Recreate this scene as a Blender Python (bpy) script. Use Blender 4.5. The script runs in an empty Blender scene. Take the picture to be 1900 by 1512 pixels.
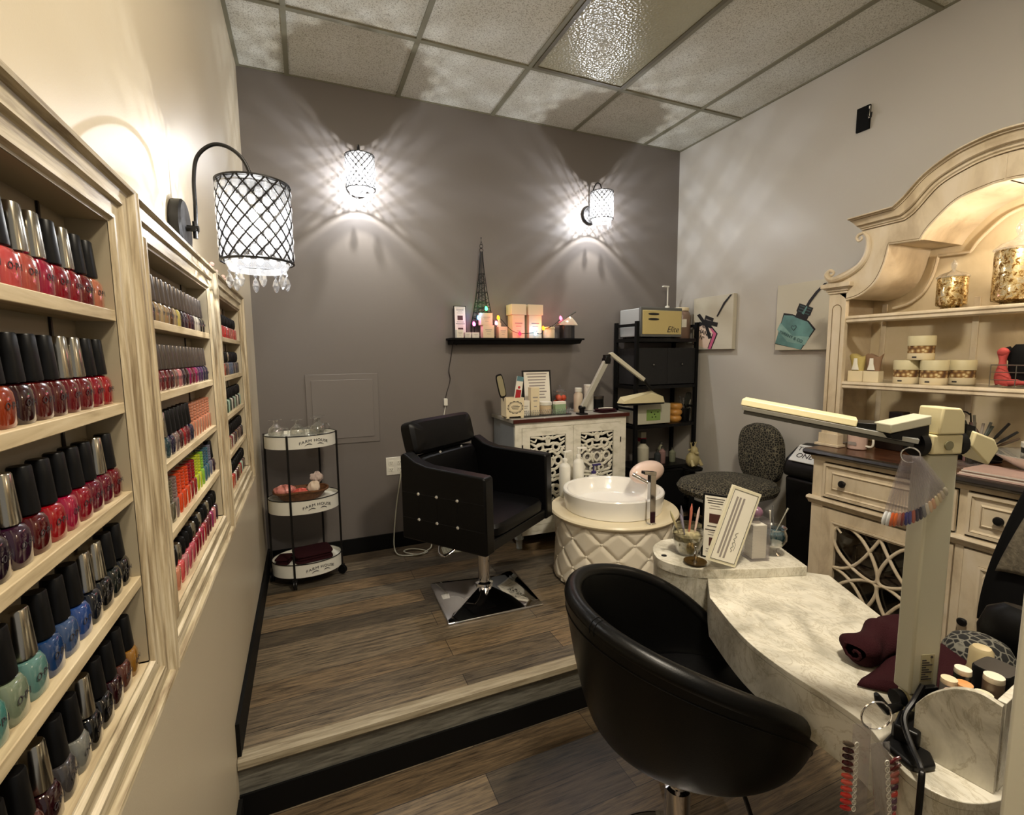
import bpy, bmesh, math, random
from mathutils import Vector, Matrix
from math import sin, cos, pi, radians
random.seed(7)
SC = bpy.context.scene
COL = SC.collection
RZ = lambda a: Matrix.Rotation(a, 4, 'Z')
RX = lambda a: Matrix.Rotation(a, 4, 'X')
RY = lambda a: Matrix.Rotation(a, 4, 'Y')
T = lambda x, y, z: Matrix.Translation((x, y, z))

# ------------------------------------------------------------------ materials
def lin(c):
    o = []
    for v in c:
        v = v / 255.0
        o.append(v / 12.92 if v <= .04045 else ((v + .055) / 1.055) ** 2.4)
    return (o[0], o[1], o[2], 1.0)

class N:
    """small wrapper to write node trees"""
    def __init__(s, name):
        s.m = bpy.data.materials.new(name); s.m.use_nodes = True
        s.t = s.m.node_tree; s.t.nodes.clear()
        s.out = s.t.nodes.new('ShaderNodeOutputMaterial')
    def n(s, typ, props=None, **inp):
        nd = s.t.nodes.new(typ)
        for k, v in (props or {}).items(): setattr(nd, k, v)
        for k, v in inp.items():
            s.set(nd, k.replace('_', ' '), v)
        return nd
    def set(s, nd, k, v):
        if isinstance(k, str) and k.isdigit(): k = int(k)
        sock = nd.inputs[k]
        if hasattr(v, 'node'): s.t.links.new(v, sock)
        else: sock.default_value = v
    def ramp(s, fac, stops, interp='LINEAR'):
        r = s.t.nodes.new('ShaderNodeValToRGB'); r.color_ramp.interpolation = interp
        e = r.color_ramp.elements
        while len(e) < len(stops): e.new(.5)
        for i, (p, c) in enumerate(stops): e[i].position = p; e[i].color = c
        s.t.links.new(fac, r.inputs[0]); return r.outputs[0]
    def mix(s, f, a, b, typ='RGBA', blend='MIX'):
        m = s.t.nodes.new('ShaderNodeMix'); m.data_type = typ
        if typ == 'RGBA': m.blend_type = blend
        ia = [i for i in m.inputs if i.name == 'A' and i.enabled][0] if False else None
        idx = {'FLOAT': (0, 2, 3, 0), 'RGBA': (0, 6, 7, 2)}[typ]
        for j, v in zip(idx[:3], (f, a, b)):
            if hasattr(v, 'node'): s.t.links.new(v, m.inputs[j])
            else: m.inputs[j].default_value = v
        return m.outputs[idx[3]]
    def coord(s, scale=(1, 1, 1), kind='Object', rot=(0, 0, 0)):
        tc = s.n('ShaderNodeTexCoord'); mp = s.n('ShaderNodeMapping')
        s.t.links.new(tc.outputs[kind], mp.inputs[0]); mp.inputs['Scale'].default_value = scale
        mp.inputs['Rotation'].default_value = rot
        return mp.outputs[0]
    def noise(s, vec, scale, detail=3, rough=.5, dist=0):
        nd = s.n('ShaderNodeTexNoise', Scale=scale, Detail=detail, Roughness=rough, Distortion=dist)
        s.t.links.new(vec, nd.inputs[0]); return nd.outputs[0]
    def bump(s, h, strength, dist=.002):
        b = s.n('ShaderNodeBump', Strength=strength, Distance=dist); s.t.links.new(h, b.inputs['Height']); return b.outputs[0]
    def princ(s, **k):
        p = s.n('ShaderNodeBsdfPrincipled'); 
        for a, v in k.items(): s.set(p, a.replace('_', ' '), v)
        s.t.links.new(p.outputs[0], s.out.inputs[0]); return p

def mat(name, rgb, rough=.5, metal=0, coat=0, bump=None, spec=.5, var=0, sheen=0):
    n = N(name); kw = {}
    col = lin(rgb)
    if var:
        v = n.noise(n.coord((1, 1, 1)), bump[0] * .3 if bump else 6, 3)
        col = n.ramp(v, [(.3, tuple(c * (1 - var) for c in col[:3]) + (1,)), (.7, tuple(min(1, c * (1 + var)) for c in col[:3]) + (1,))])
    p = n.princ(Base_Color=col, Roughness=rough, Metallic=metal)
    p.inputs['Specular IOR Level'].default_value = spec
    p.inputs['Coat Weight'].default_value = coat; p.inputs['Coat Roughness'].default_value = .05
    if sheen: p.inputs['Sheen Weight'].default_value = sheen
    if bump:
        h = n.noise(n.coord(bump[2] if len(bump) > 2 else (1, 1, 1)), bump[0], 4)
        n.set(p, 'Normal', n.bump(h, bump[1]))
    return n.m

def emis(name, rgb, st):
    n = N(name); e = n.n('ShaderNodeEmission', Color=lin(rgb), Strength=st)
    n.t.links.new(e.outputs[0], n.out.inputs[0]); return n.m

def glassy(name, tint=(252, 253, 253), fres=1.45, gl=.9, extra=0, extra_rgb=(255, 255, 255), rough=.03):
    """clear thin glass: see-through with mirror-like glints"""
    n = N(name)
    tr = n.n('ShaderNodeBsdfTransparent', Color=lin(tint))
    g = n.n('ShaderNodeBsdfGlossy', Color=(gl, gl, gl, 1), Roughness=rough)
    lw = n.n('ShaderNodeLayerWeight', Blend=.5)
    pw = n.n('ShaderNodeMath', {'operation': 'POWER'}); n.t.links.new(lw.outputs['Facing'], pw.inputs[0]); pw.inputs[1].default_value = 3.2 if fres < 1.7 else 1.8
    f = n.n('ShaderNodeMath', {'operation': 'MULTIPLY_ADD'}); n.t.links.new(pw.outputs[0], f.inputs[0]); f.inputs[1].default_value = .75; f.inputs[2].default_value = .04 if fres < 1.7 else .10
    m = n.n('ShaderNodeMixShader'); n.t.links.new(f.outputs[0], m.inputs[0]); n.t.links.new(tr.outputs[0], m.inputs[1]); n.t.links.new(g.outputs[0], m.inputs[2])
    o = m
    if extra:
        d = n.n('ShaderNodeBsdfTranslucent', Color=lin(extra_rgb)); d2 = n.n('ShaderNodeBsdfDiffuse', Color=lin(extra_rgb))
        dm = n.n('ShaderNodeMixShader'); dm.inputs[0].default_value = .5
        n.t.links.new(d.outputs[0], dm.inputs[1]); n.t.links.new(d2.outputs[0], dm.inputs[2])
        o = n.n('ShaderNodeMixShader'); o.inputs[0].default_value = extra
        n.t.links.new(m.outputs[0], o.inputs[1]); n.t.links.new(dm.outputs[0], o.inputs[2])
    n.t.links.new(o.outputs[0], n.out.inputs[0]); return n.m

M = {}
M['wall_left'] = mat('wall_left_paint', (196, 184, 160), .38, bump=(260, .12))
M['wall_right'] = mat('wall_right_paint', (190, 186, 178), .45, bump=(260, .1))
M['wall_back'] = mat('wall_back_paint', (117, 111, 107), .42, bump=(240, .1))
def ceiling_mat():
    n = N('ceiling_tile'); c = n.coord()
    s = n.noise(c, 190, 2, .7); b = n.noise(c, 5, 3)
    col = n.ramp(s, [(.36, lin((128, 124, 108))), (.47, lin((204, 203, 192))), (.7, lin((214, 214, 204)))])
    col = n.mix(.25, col, n.ramp(b, [(.3, lin((165, 160, 140))), (.7, lin((200, 198, 188)))]))
    p = n.princ(Base_Color=col, Roughness=.9); n.set(p, 'Normal', n.bump(s, .35, .003)); return n.m
M['ceiling'] = ceiling_mat()
M['tbar'] = mat('ceiling_grid_metal', (122, 119, 100), .6)
def lens_mat():
    n = N('prismatic_lens'); c = n.coord((1, 1, 1))
    w = n.n('ShaderNodeTexVoronoi', Scale=75.0); n.t.links.new(c, w.inputs[0])
    p = n.princ(Base_Color=lin((160, 156, 132)), Roughness=.22); n.set(p, 'Normal', n.bump(w.outputs[0], .5, .004)); return n.m
M['lens'] = lens_mat()
def floor_mat():
    n = N('floor_planks'); c = n.coord()
    br = n.n('ShaderNodeTexBrick', {'offset': .37, 'offset_frequency': 2}, Color1=(0, 0, 0, 1), Color2=(1, 1, 1, 1), Mortar=(0, 0, 0, 1), Scale=1.0)
    br.inputs['Mortar Size'].default_value = .0012; br.inputs['Brick Width'].default_value = 1.22
    br.inputs['Row Height'].default_value = .128; br.inputs['Bias'].default_value = 0; br.inputs['Mortar Smooth'].default_value = .1
    n.t.links.new(c, br.inputs[0])
    tone = n.ramp(br.outputs[0], [(0, lin((72, 66, 56))), (.25, lin((98, 82, 62))), (.5, lin((84, 78, 68))), (.75, lin((116, 98, 74))), (1, lin((104, 98, 86)))])
    g1 = n.noise(n.coord((1.3, 17, 1)), 4.5, 6, .62, .6); g2 = n.noise(n.coord((6, 110, 1)), 3, 3, .6)
    g = n.mix(.35, g1, g2, 'FLOAT')
    gr = n.ramp(g, [(.36, (.22, .20, .18, 1)), (.47, (.78, .76, .73, 1)), (.60, (1.4, 1.33, 1.2, 1))])
    col = n.mix(1.0, tone, gr, blend='MULTIPLY')
    col = n.mix(br.outputs[1], col, lin((22, 18, 15)))
    p = n.princ(Base_Color=col, Roughness=.42); n.set(p, 'Normal', n.bump(g, .25, .002)); return n.m
M['floor'] = floor_mat()
def wood(name, a, b, c3, scale=(1, 1, 12), k=6, rough=.5, bstr=.15):
    n = N(name); v = n.noise(n.coord(scale), k, 5, .6, .4)
    col = n.ramp(v, [(.33, lin(a)), (.5, lin(b)), (.66, lin(c3))])
    p = n.princ(Base_Color=col, Roughness=rough); n.set(p, 'Normal', n.bump(v, bstr, .002)); return n.m
M['riser'] = wood('riser_wood', (78, 76, 70), (108, 106, 97), (128, 126, 116), (2, 2, 22), 5)
M['nosing'] = wood('nosing_wood', (122, 110, 88), (148, 137, 114), (164, 154, 132), (1, 14, 14), 6)
M['rackz'] = wood('rack_wood_upright', (112, 94, 68), (168, 152, 122), (200, 188, 162), (16, 16, 1.0), 6, .5)
M['racky'] = wood('rack_wood_rail', (118, 100, 74), (174, 160, 130), (204, 192, 168), (16, 1.0, 16), 6, .5)
M['shelfwood'] = wood('rack_shelf_wood', (152, 134, 102), (182, 164, 130), (196, 180, 148), (10, 1, 10), 6, .6)
M['black_base'] = mat('black_vinyl_base', (7, 7, 7), .6, spec=.2)
M['cream'] = wood('cream_glaze', (184, 167, 140), (210, 195, 168), (217, 204, 182), (1.5, 3, 1.5), 3, .42, .05)
M['cream_dark'] = mat('antique_glaze_line', (120, 100, 68), .6)
M['counter'] = wood('espresso_top', (40, 20, 12), (78, 46, 28), (98, 62, 38), (14, 1, 1), 5, .25)
M['espresso_edge'] = mat('espresso_edge', (24, 16, 13), .3, coat=.3)
def marble_mat():
    n = N('marble_laminate'); c = n.coord((1, 1, 1))
    a = n.noise(c, 5.5, 8, .62, 1.1); b = n.noise(n.coord((2.2, 1, 1), rot=(0, 0, .6)), 9, 8, .7, 1.6)
    k = n.ramp(a, [(.34, lin((164, 160, 146))), (.5, lin((206, 202, 188))), (.62, lin((222, 218, 204)))])
    v = n.ramp(b, [(.455, (1, 1, 1, 1)), (.487, (.66, .62, .54, 1)), (.52, (1, 1, 1, 1))])
    p = n.princ(Base_Color=n.mix(.8, k, v, blend='MULTIPLY'), Roughness=.32); return n.m
M['marble'] = marble_mat()
M['leather'] = mat('black_leather', (4, 4, 4), .34, bump=(420, .12), spec=.26)
M['leather_soft'] = mat('black_vinyl_upholstery', (4, 4, 5), .42, bump=(90, .1), spec=.24)
M['chrome'] = mat('chrome', (225, 225, 228), .06, 1)
M['nickel'] = mat('brushed_metal', (150, 148, 142), .3, 1)
M['iron'] = mat('black_iron', (16, 15, 15), .45, .3)
M['black'] = mat('black_plastic', (8, 8, 9), .38, spec=.3)
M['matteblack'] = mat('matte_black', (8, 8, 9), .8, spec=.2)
M['white'] = mat('white_plastic', (226, 224, 214), .3)
M['ivory'] = mat('ivory_plastic', (214, 204, 164), .35)
M['lampgrey'] = mat('pale_grey_plastic', (190, 188, 168), .4)
M['enamel'] = mat('white_enamel', (226, 224, 212), .3)
M['ceramic'] = mat('white_ceramic', (238, 236, 230), .14, coat=.4)
M['tufted'] = mat('cream_tufted_vinyl', (226, 218, 200), .34, coat=.15)
M['stonetop'] = mat('cream_stone_top', (226, 214, 184), .25)
M['glass'] = glassy('clear_glass')
M['mugglass'] = glassy('thick_glass', (240, 240, 238), 1.8, .95)
M['crystal'] = glassy('crystal', (236, 238, 242), 1.9, .95, .05)
M['clear'] = glassy('clear_plastic', (251, 250, 251), 1.3, .8, .10, (214, 208, 212), .1)
M['paper'] = mat('white_paper', (232, 228, 214), .7)
M['ink'] = mat('dark_print', (46, 42, 44), .7)
M['greyink'] = mat('grey_print', (150, 142, 136), .7)
M['photo'] = mat('brown_photo_print', (74, 40, 34), .6)
M['maroon'] = mat('maroon_terry', (46, 19, 23), .95, bump=(500, .9), spec=.1)
M['grey_side'] = mat('grey_panel', (128, 132, 134), .5, bump=(50, .3))
M['distress'] = wood('white_distressed', (204, 200, 184), (224, 221, 206), (230, 226, 214), (3, 3, 6), 4, .55, .1)
M['mahogany'] = mat('mahogany_top', (70, 30, 22), .3, coat=.3)
M['mirror_dark'] = mat('dark_mirror', (80, 84, 86), .08, 1)
M['orange'] = mat('orange_rubber', (206, 70, 26), .45)
M['kraft'] = mat('cream_card', (226, 212, 178), .65)
M['bulb'] = emis('bulb_glow', (255, 250, 240), 120)
M['basket'] = mat('brown_wicker', (104, 66, 36), .7, bump=(160, 1.0), var=.3)
M['pink'] = mat('pink_mug', (206, 178, 166), .35)
M['pinkpillow'] = mat('pink_vinyl', (232, 206, 192), .35, coat=.3)
def leopard(name, a, b, sc):
    n = N(name); v = n.n('ShaderNodeTexVoronoi', {'feature': 'DISTANCE_TO_EDGE'}, Scale=sc); n.t.links.new(n.coord(), v.inputs[0])
    col = n.ramp(v.outputs[0], [(.035, lin(a)), (.11, lin(b))])
    n.princ(Base_Color=col, Roughness=.9); return n.m
M['leopard'] = leopard('leopard_print', (112, 106, 88), (24, 23, 21), 62)
M['leopard_dark'] = leopard('grey_leopard_print', (112, 110, 100), (18, 18, 18), 60)
def polish_mat(name, rough=.14):
    n = N(name); oi = n.n('ShaderNodeObjectInfo')
    p = n.princ(Base_Color=oi.outputs['Color'], Roughness=rough); p.inputs['Coat Weight'].default_value = 1
    p.inputs['Coat Roughness'].default_value = .04; return n.m
M['polish'] = polish_mat('nail_polish_glass')
M['cap_black'] = mat('black_cap', (7, 7, 8), .42, spec=.25)
M['cap_silver'] = mat('silver_cap', (196, 190, 176), .2, 1)
M['cap_char'] = mat('charcoal_cap', (84, 76, 70), .35, .6)
def merc():
    n = N('mercury_glass'); v = n.noise(n.coord(), 60, 4, .7, .5)
    col = n.ramp(v, [(.42, lin((120, 84, 34))), (.5, lin((214, 188, 130))), (.62, lin((246, 236, 206)))])
    r = n.ramp(v, [(.4, (.6, .6, .6, 1)), (.6, (.12, .12, .12, 1))])
    n.princ(Base_Color=col, Metallic=.75, Roughness=r); return n.m
M['mercury'] = merc()
def flower():
    n = N('dried_flowers'); v = n.n('ShaderNodeTexVoronoi', Scale=60.0); n.t.links.new(n.coord(), v.inputs[0])
    col = n.ramp(v.outputs[0], [(.15, lin((226, 208, 158))), (.45, lin((150, 112, 62))), (.8, lin((92, 62, 38)))])
    n.princ(Base_Color=col, Roughness=.8); return n.m
M['flower'] = flower()

# ------------------------------------------------------------------ mesh builder
class MB:
    def __init__(s):
        s.v = []; s.f = []; s.mi = []; s.cur = 0; s.X = Matrix.Identity(4)
    def mat(s, i): s.cur = i; return s
    def at(s, m): s.X = m; return s
    def add(s, vs, fs):
        b = len(s.v)
        s.v += [tuple(s.X @ Vector(p)) for p in vs]
        for f in fs: s.f.append([b + i for i in f]); s.mi.append(s.cur)
        return s
    def box(s, x0, x1, y0, y1, z0, z1):
        vs = [(x, y, z) for z in (z0, z1) for y in (y0, y1) for x in (x0, x1)]
        return s.add(vs, [(0, 2, 3, 1), (4, 5, 7, 6), (0, 1, 5, 4), (2, 6, 7, 3), (0, 4, 6, 2), (1, 3, 7, 5)])
    def lathe(s, prof, n=24, sx=1, sy=1, c=(0, 0, 0), cap=True):
        vs = []; fs = []; m = len(prof)
        for i in range(n):
            a = 2 * pi * i / n
            for r, z in prof: vs.append((c[0] + r * cos(a) * sx, c[1] + r * sin(a) * sy, c[2] + z))
        for i in range(n):
            j = (i + 1) % n
            for k in range(m - 1): fs.append((i * m + k, j * m + k, j * m + k + 1, i * m + k + 1))
        if cap:
            if prof[0][0] > 1e-6: fs.append([i * m for i in range(n)][::-1])
            if prof[-1][0] > 1e-6: fs.append([i * m + m - 1 for i in range(n)])
        return s.add(vs, fs)
    def sup(s, prof, n=24, ex=.5, c=(0, 0, 0)):
        """stack of superellipse sections: prof = (rx, ry, z)"""
        vs = []; fs = []; m = len(prof)
        for i in range(n):
            a = 2 * pi * i / n; ca, sa = cos(a), sin(a)
            u = math.copysign(abs(ca) ** ex, ca); w = math.copysign(abs(sa) ** ex, sa)
            for rx, ry, z in prof: vs.append((c[0] + rx * u, c[1] + ry * w, c[2] + z))
        for i in range(n):
            j = (i + 1) % n
            for k in range(m - 1): fs.append((i * m + k, j * m + k, j * m + k + 1, i * m + k + 1))
        fs.append([i * m for i in range(n)][::-1]); fs.append([i * m + m - 1 for i in range(n)])
        return s.add(vs, fs)
    def cyl(s, p0, p1, r0, r1=None, n=12, cap=True):
        r1 = r0 if r1 is None else r1
        return s.tube([p0, p1], [r0, r1], n, cap=cap)
    def tube(s, path, r, n=8, closed=False, cap=True):
        P = [Vector(p) for p in path]; k = len(P)
        if not hasattr(r, '__len__'): r = [r] * k
        vs = []; fs = []; up = None
        for i in range(k):
            if closed: d = P[(i + 1) % k] - P[i - 1]
            else: d = P[min(i + 1, k - 1)] - P[max(i - 1, 0)]
            d.normalize()
            if up is None:
                up = Vector((0, 0, 1)) if abs(d.z) < .9 else Vector((1, 0, 0))
            up = (up - d * up.dot(d))
            if up.length < 1e-4: up = Vector((1, 0, 0)) - d * d.x
            up.normalize(); sd = d.cross(up)
            for j in range(n):
                a = 2 * pi * j / n
                vs.append(tuple(P[i] + (up * cos(a) + sd * sin(a)) * r[i]))
        for i in range(k if closed else k - 1):
            a0 = i * n; b0 = ((i + 1) % k) * n
            for j in range(n): fs.append((a0 + j, a0 + (j + 1) % n, b0 + (j + 1) % n, b0 + j))
        if cap and not closed:
            fs.append(list(range(n))[::-1]); fs.append([(k - 1) * n + j for j in range(n)])
        return s.add(vs, fs)
    def prism(s, poly, t0, t1, plane='xy'):
        def P(a, b, t):
            return {'xy': (a, b, t), 'xz': (a, t, b), 'yz': (t, a, b)}[plane]
        n = len(poly)
        vs = [P(a, b, t0) for a, b in poly] + [P(a, b, t1) for a, b in poly]
        fs = [list(range(n))[::-1], list(range(n, 2 * n))] + [(i, (i + 1) % n, n + (i + 1) % n, n + i) for i in range(n)]
        return s.add(vs, fs)
    def grid(s, fn, nu, nv, cu=False, cv=False):
        vs = [fn(i / (nu if cu else nu - 1), j / (nv if cv else nv - 1)) for i in range(nu) for j in range(nv)]
        fs = []
        for i in range(nu if cu else nu - 1):
            for j in range(nv if cv else nv - 1):
                a, b = i, (i + 1) % nu; c, d = j, (j + 1) % nv
                fs.append((a * nv + c, b * nv + c, b * nv + d, a * nv + d))
        return s.add(vs, fs)
    def ball(s, c, rx, ry=None, rz=None, n=12, m=8):
        ry = rx if ry is None else ry; rz = rx if rz is None else rz
        prof = [(sin(pi * k / m), -cos(pi * k / m)) for k in range(m + 1)]
        prof[0] = (0, -1); prof[-1] = (0, 1)
        vs = []; fs = []
        for i in range(n):
            a = 2 * pi * i / n
            for r, z in prof: vs.append((c[0] + rx * r * cos(a), c[1] + ry * r * sin(a), c[2] + rz * z))
        mm = m + 1
        for i in range(n):
            j = (i + 1) % n
            for k in range(m): fs.append((i * mm + k, j * mm + k, j * mm + k + 1, i * mm + k + 1))
        return s.add(vs, fs)
    def text(s, body, size, ext=.0006, mtx=Matrix.Identity(4), bend=None, space=1.0):
        cu = bpy.data.curves.new('txt', 'FONT'); cu.body = body; cu.size = size; cu.extrude = ext
        cu.align_x = 'CENTER'; cu.align_y = 'CENTER'; cu.resolution_u = 3; cu.space_character = space
        ob = bpy.data.objects.new('txt', cu); COL.objects.link(ob)
        me = bpy.data.meshes.new_from_object(ob.evaluated_get(bpy.context.evaluated_depsgraph_get()))
        vs = [v.co.copy() for v in me.vertices]; fs = [tuple(p.vertices) for p in me.polygons]
        bpy.data.objects.remove(ob); bpy.data.meshes.remove(me); bpy.data.curves.remove(cu)
        if bend: vs = [Vector(bend(v)) for v in vs]
        return s.add([tuple(mtx @ v) for v in vs], fs)
    def build(s, name, mats, parent=None, world=False, bevel=0, sub=0, ang=38, weld=True):
        me = bpy.data.meshes.new(name)
        off = Vector(parent.location) if (world and parent) else Vector((0, 0, 0))
        me.from_pydata([tuple(Vector(v) - off) for v in s.v], [], s.f)
        if not isinstance(mats, (list, tuple)): mats = [mats]
        for m in mats: me.materials.append(m)
        me.polygons.foreach_set('material_index', s.mi)
        bm = bmesh.new(); bm.from_mesh(me)
        if weld: bmesh.ops.remove_doubles(bm, verts=bm.verts, dist=1e-6)
        bmesh.ops.recalc_face_normals(bm, faces=bm.faces); bm.to_mesh(me); bm.free()
        me.polygons.foreach_set('use_smooth', [True] * len(me.polygons))
        me.set_sharp_from_angle(angle=radians(ang)); me.update()
        o = bpy.data.objects.new(name, me); COL.objects.link(o)
        if parent: o.parent = parent
        if bevel:
            b = o.modifiers.new('bevel', 'BEVEL'); b.width = bevel; b.segments = 3; b.limit_method = 'ANGLE'; b.angle_limit = radians(40)
        if sub:
            b = o.modifiers.new('sub', 'SUBSURF'); b.levels = sub; b.render_levels = sub
        return o

def tag(o, label=None, cat=None, group=None, kind=None):
    if label: o['label'] = label
    if cat: o['category'] = cat
    if group: o['group'] = group
    if kind: o['kind'] = kind
    return o
def thing(name, label, cat, loc=(0, 0, 0), rz=0, group=None):
    o = bpy.data.objects.new(name, None); COL.objects.link(o); o.location = loc; o.rotation_euler = (0, 0, rz)
    o.empty_display_size = .05
    return tag(o, label, cat, group)
def struct(name, mb, mats, **k): return tag(mb.build(name, mats, **k), kind='structure')
def copy_tree(o, parent=None):
    c = o.copy(); COL.objects.link(c); c.parent = parent
    for ch in list(o.children): copy_tree(ch, c)
    return c
def arc(c, r, a0, a1, n, plane='xz', k=0):
    out = []
    for i in range(n + 1):
        a = a0 + (a1 - a0) * i / n
        p = (c[0] + r * cos(a), c[1] + r * sin(a))
        out.append({'xz': (p[0], k, p[1]), 'xy': (p[0], p[1], k), 'yz': (k, p[0], p[1])}[plane])
    return out
def catmull(P, m=8, closed=False):
    P = [Vector(p) for p in P]; n = len(P); out = []
    for i in range(n if closed else n - 1):
        p0, p1, p2, p3 = (P[(i - 1) % n] if closed or i > 0 else P[0]), P[i], P[(i + 1) % n], (P[(i + 2) % n] if closed or i + 2 < n else P[-1])
        for k in range(m):
            t = k / m
            out.append(.5 * ((2 * p1) + (p2 - p0) * t + (2 * p0 - 5 * p1 + 4 * p2 - p3) * t * t + (3 * p1 - p0 - 3 * p2 + p3) * t ** 3))
    if not closed: out.append(P[-1])
    return [tuple(v) for v in out]

PZ = .21            # top of the raised platform
CZ = 3.024          # ceiling
XR = 3.036          # right wall
YF = -2.93          # front wall plane beside the doorway
# ------------------------------------------------------------------ camera
cam = bpy.data.cameras.new('camera'); cam.sensor_width = 36; cam.lens = 36 * 900.08 / 1900; cam.clip_start = .02
co = bpy.data.objects.new('camera', cam); COL.objects.link(co)
r_, u_, f_ = Vector((.9190, -.3941, -.0093)), None, Vector((.3896, .9144, -.1083))
f_.normalize(); r_ = (r_ - f_ * r_.dot(f_)).normalized(); u_ = r_.cross(f_)
mx = Matrix((r_, u_, -f_)).transposed().to_4x4(); mx.translation = (.2554, -3.1357, 1.4626)
co.matrix_world = mx; SC.camera = co

# ------------------------------------------------------------------ room shell
struct('floor', MB().box(-.1, XR + .1, -4.3, .1, -.1, 0), M['floor'])
b = MB().box(0, XR, -1.515, 0, .1, PZ)
struct('floor', b, M['floor'])
b = MB(); b.mat(0).box(0, XR, -1.521, -1.47, 0, PZ - .026)
b.mat(1).box(0, XR, -1.529, -1.521, 0, .094)
struct('trim_1', b, [M['riser'], M['black_base']])
b = MB().prism([(-1.537, PZ - .020), (-1.534, PZ - .025), (-1.48, PZ - .025), (-1.482, PZ + .003), (-1.524, PZ + .005), (-1.534, PZ + .001)], .002, XR, 'yz')
struct('trim_2', b, M['nosing'])
struct('wall_left', MB().box(-.1, 0, -4.3, .1, 0, CZ), M['wall_left'])
struct('wall_back', MB().box(0, XR, 0, .1, 0, CZ), M['wall_back'])
struct('wall_right', MB().box(XR, XR + .1, -4.3, .1, 0, CZ), M['wall_right'])
struct('wall_front', MB().box(.95, XR, YF - .12, YF, 0, CZ), M['wall_right'])
b = MB().box(.882, .95, YF - .13, YF + .012, 0, 2.14).box(.878, .888, YF - .09, YF - .03, 0, 2.14)
struct('trim_3', b, mat('door_casing_paint', (226, 224, 208), .4), bevel=.004)
b = MB().box(0, .012, -1.512, 0, PZ, PZ + .115).box(0, .012, -4.2, -1.545, 0, .1)
struct('baseboard_left', b, M['black_base'])
struct('baseboard_back', MB().box(0.012, XR, -.012, 0, PZ, PZ + .1), M['black_base'])
struct('baseboard_right', MB().box(XR - .012, XR, -1.512, -.012, PZ, PZ + .1), M['black_base'])
# ceiling with its grid
XG = [.249 + .61 * k for k in range(5)]; YG = [-.573, -1.699, -2.83, -3.96]
struct('ceiling', MB().box(-.1, XR + .1, -4.3, .1, CZ, CZ + .1), M['ceiling'])
b = MB()
for x in XG: b.box(x - .012, x + .012, -4.3, 0, CZ - .008, CZ + .001)
for y in YG: b.box(0, XR, y - .012, y + .012, CZ - .0085, CZ + .001)
b.box(0, .018, -4.3, 0, CZ - .008, CZ + .001).box(XR - .01, XR, -4.3, 0, CZ - .008, CZ + .001).box(0, XR, -.008, 0, CZ - .006, CZ + .001)
struct('trim_4', b, M['tbar'])
t = thing('ceiling_light', 'unlit ceiling light panel with prismatic lens set in the tile grid', 'light', (1.774, -1.136, CZ))
b = MB(); x0, x1, y0, y1 = -.291, .291, -.55, .55
for a in ((x0, x1, y1 - .02, y1), (x0, x1, y0, y0 + .02), (x0, x0 + .02, y0 + .02, y1 - .02), (x1 - .02, x1, y0 + .02, y1 - .02)): b.box(*a, -.012, -.001)
b.build('frame', mat('fixture_frame', (92, 86, 66), .5), t)
MB().box(x0 + .021, x1 - .021, y0 + .021, y1 - .021, -.007, -.002).build('diffuser', M['lens'], t)
# access panel, outlet, wall box
t = thing('access_panel', 'painted square access panel flush in the grey back wall', 'panel', (.465, -.001, 1.14))
b = MB().box(-.21, .21, -.006, 0, -.215, .215); b.build('frame', mat('panel_paint', (121, 115, 111), .42), t, bevel=.002)
MB().box(-.178, .178, -.010, -.0065, -.18, .18).build('door', mat('panel_paint_door', (123, 117, 113), .4), t, bevel=.0015)
t = thing('wall_outlet', 'white double outlet plate on the back wall behind the salon chair', 'outlet', (.765, -.001, .755))
MB().box(-.058, .058, -.006, 0, -.058, .058).build('plate', M['white'], t, bevel=.002)
for sx in (-.027, .027):
    for sz in (-.022, .022):
        b = MB().at(T(sx, -.0065, sz)).box(-.015, .015, -.002, 0, -.014, .014); o = b.build('socket', M['enamel'], t, bevel=.002)
        MB().at(T(sx, -.0065, sz)).box(-.007, -.005, -.003, -.0021, -.002, .006).box(.005, .007, -.003, -.0021, -.002, .006).box(-.001, .002, -.003, -.0021, -.009, -.006).build('slot', M['black'], o)
t = thing('wall_box', 'small black open cable box high on the right wall', 'wall box', (XR - .001, -1.383, 2.678))
MB().box(-.012, 0, -.032, .034, -.06, .06).build('box', M['matteblack'], t, bevel=.001)
MB().tube([(-.013, -.03, .035), (-.02, -.03, .0), (-.02, -.045, -.012), (-.018, -.046, .012)], .0035, 6).build('hook', M['black'], t)
MB().box(-.014, -.0122, -.034, -.028, -.01, .05).build('bracket', M['white'], t)
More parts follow.
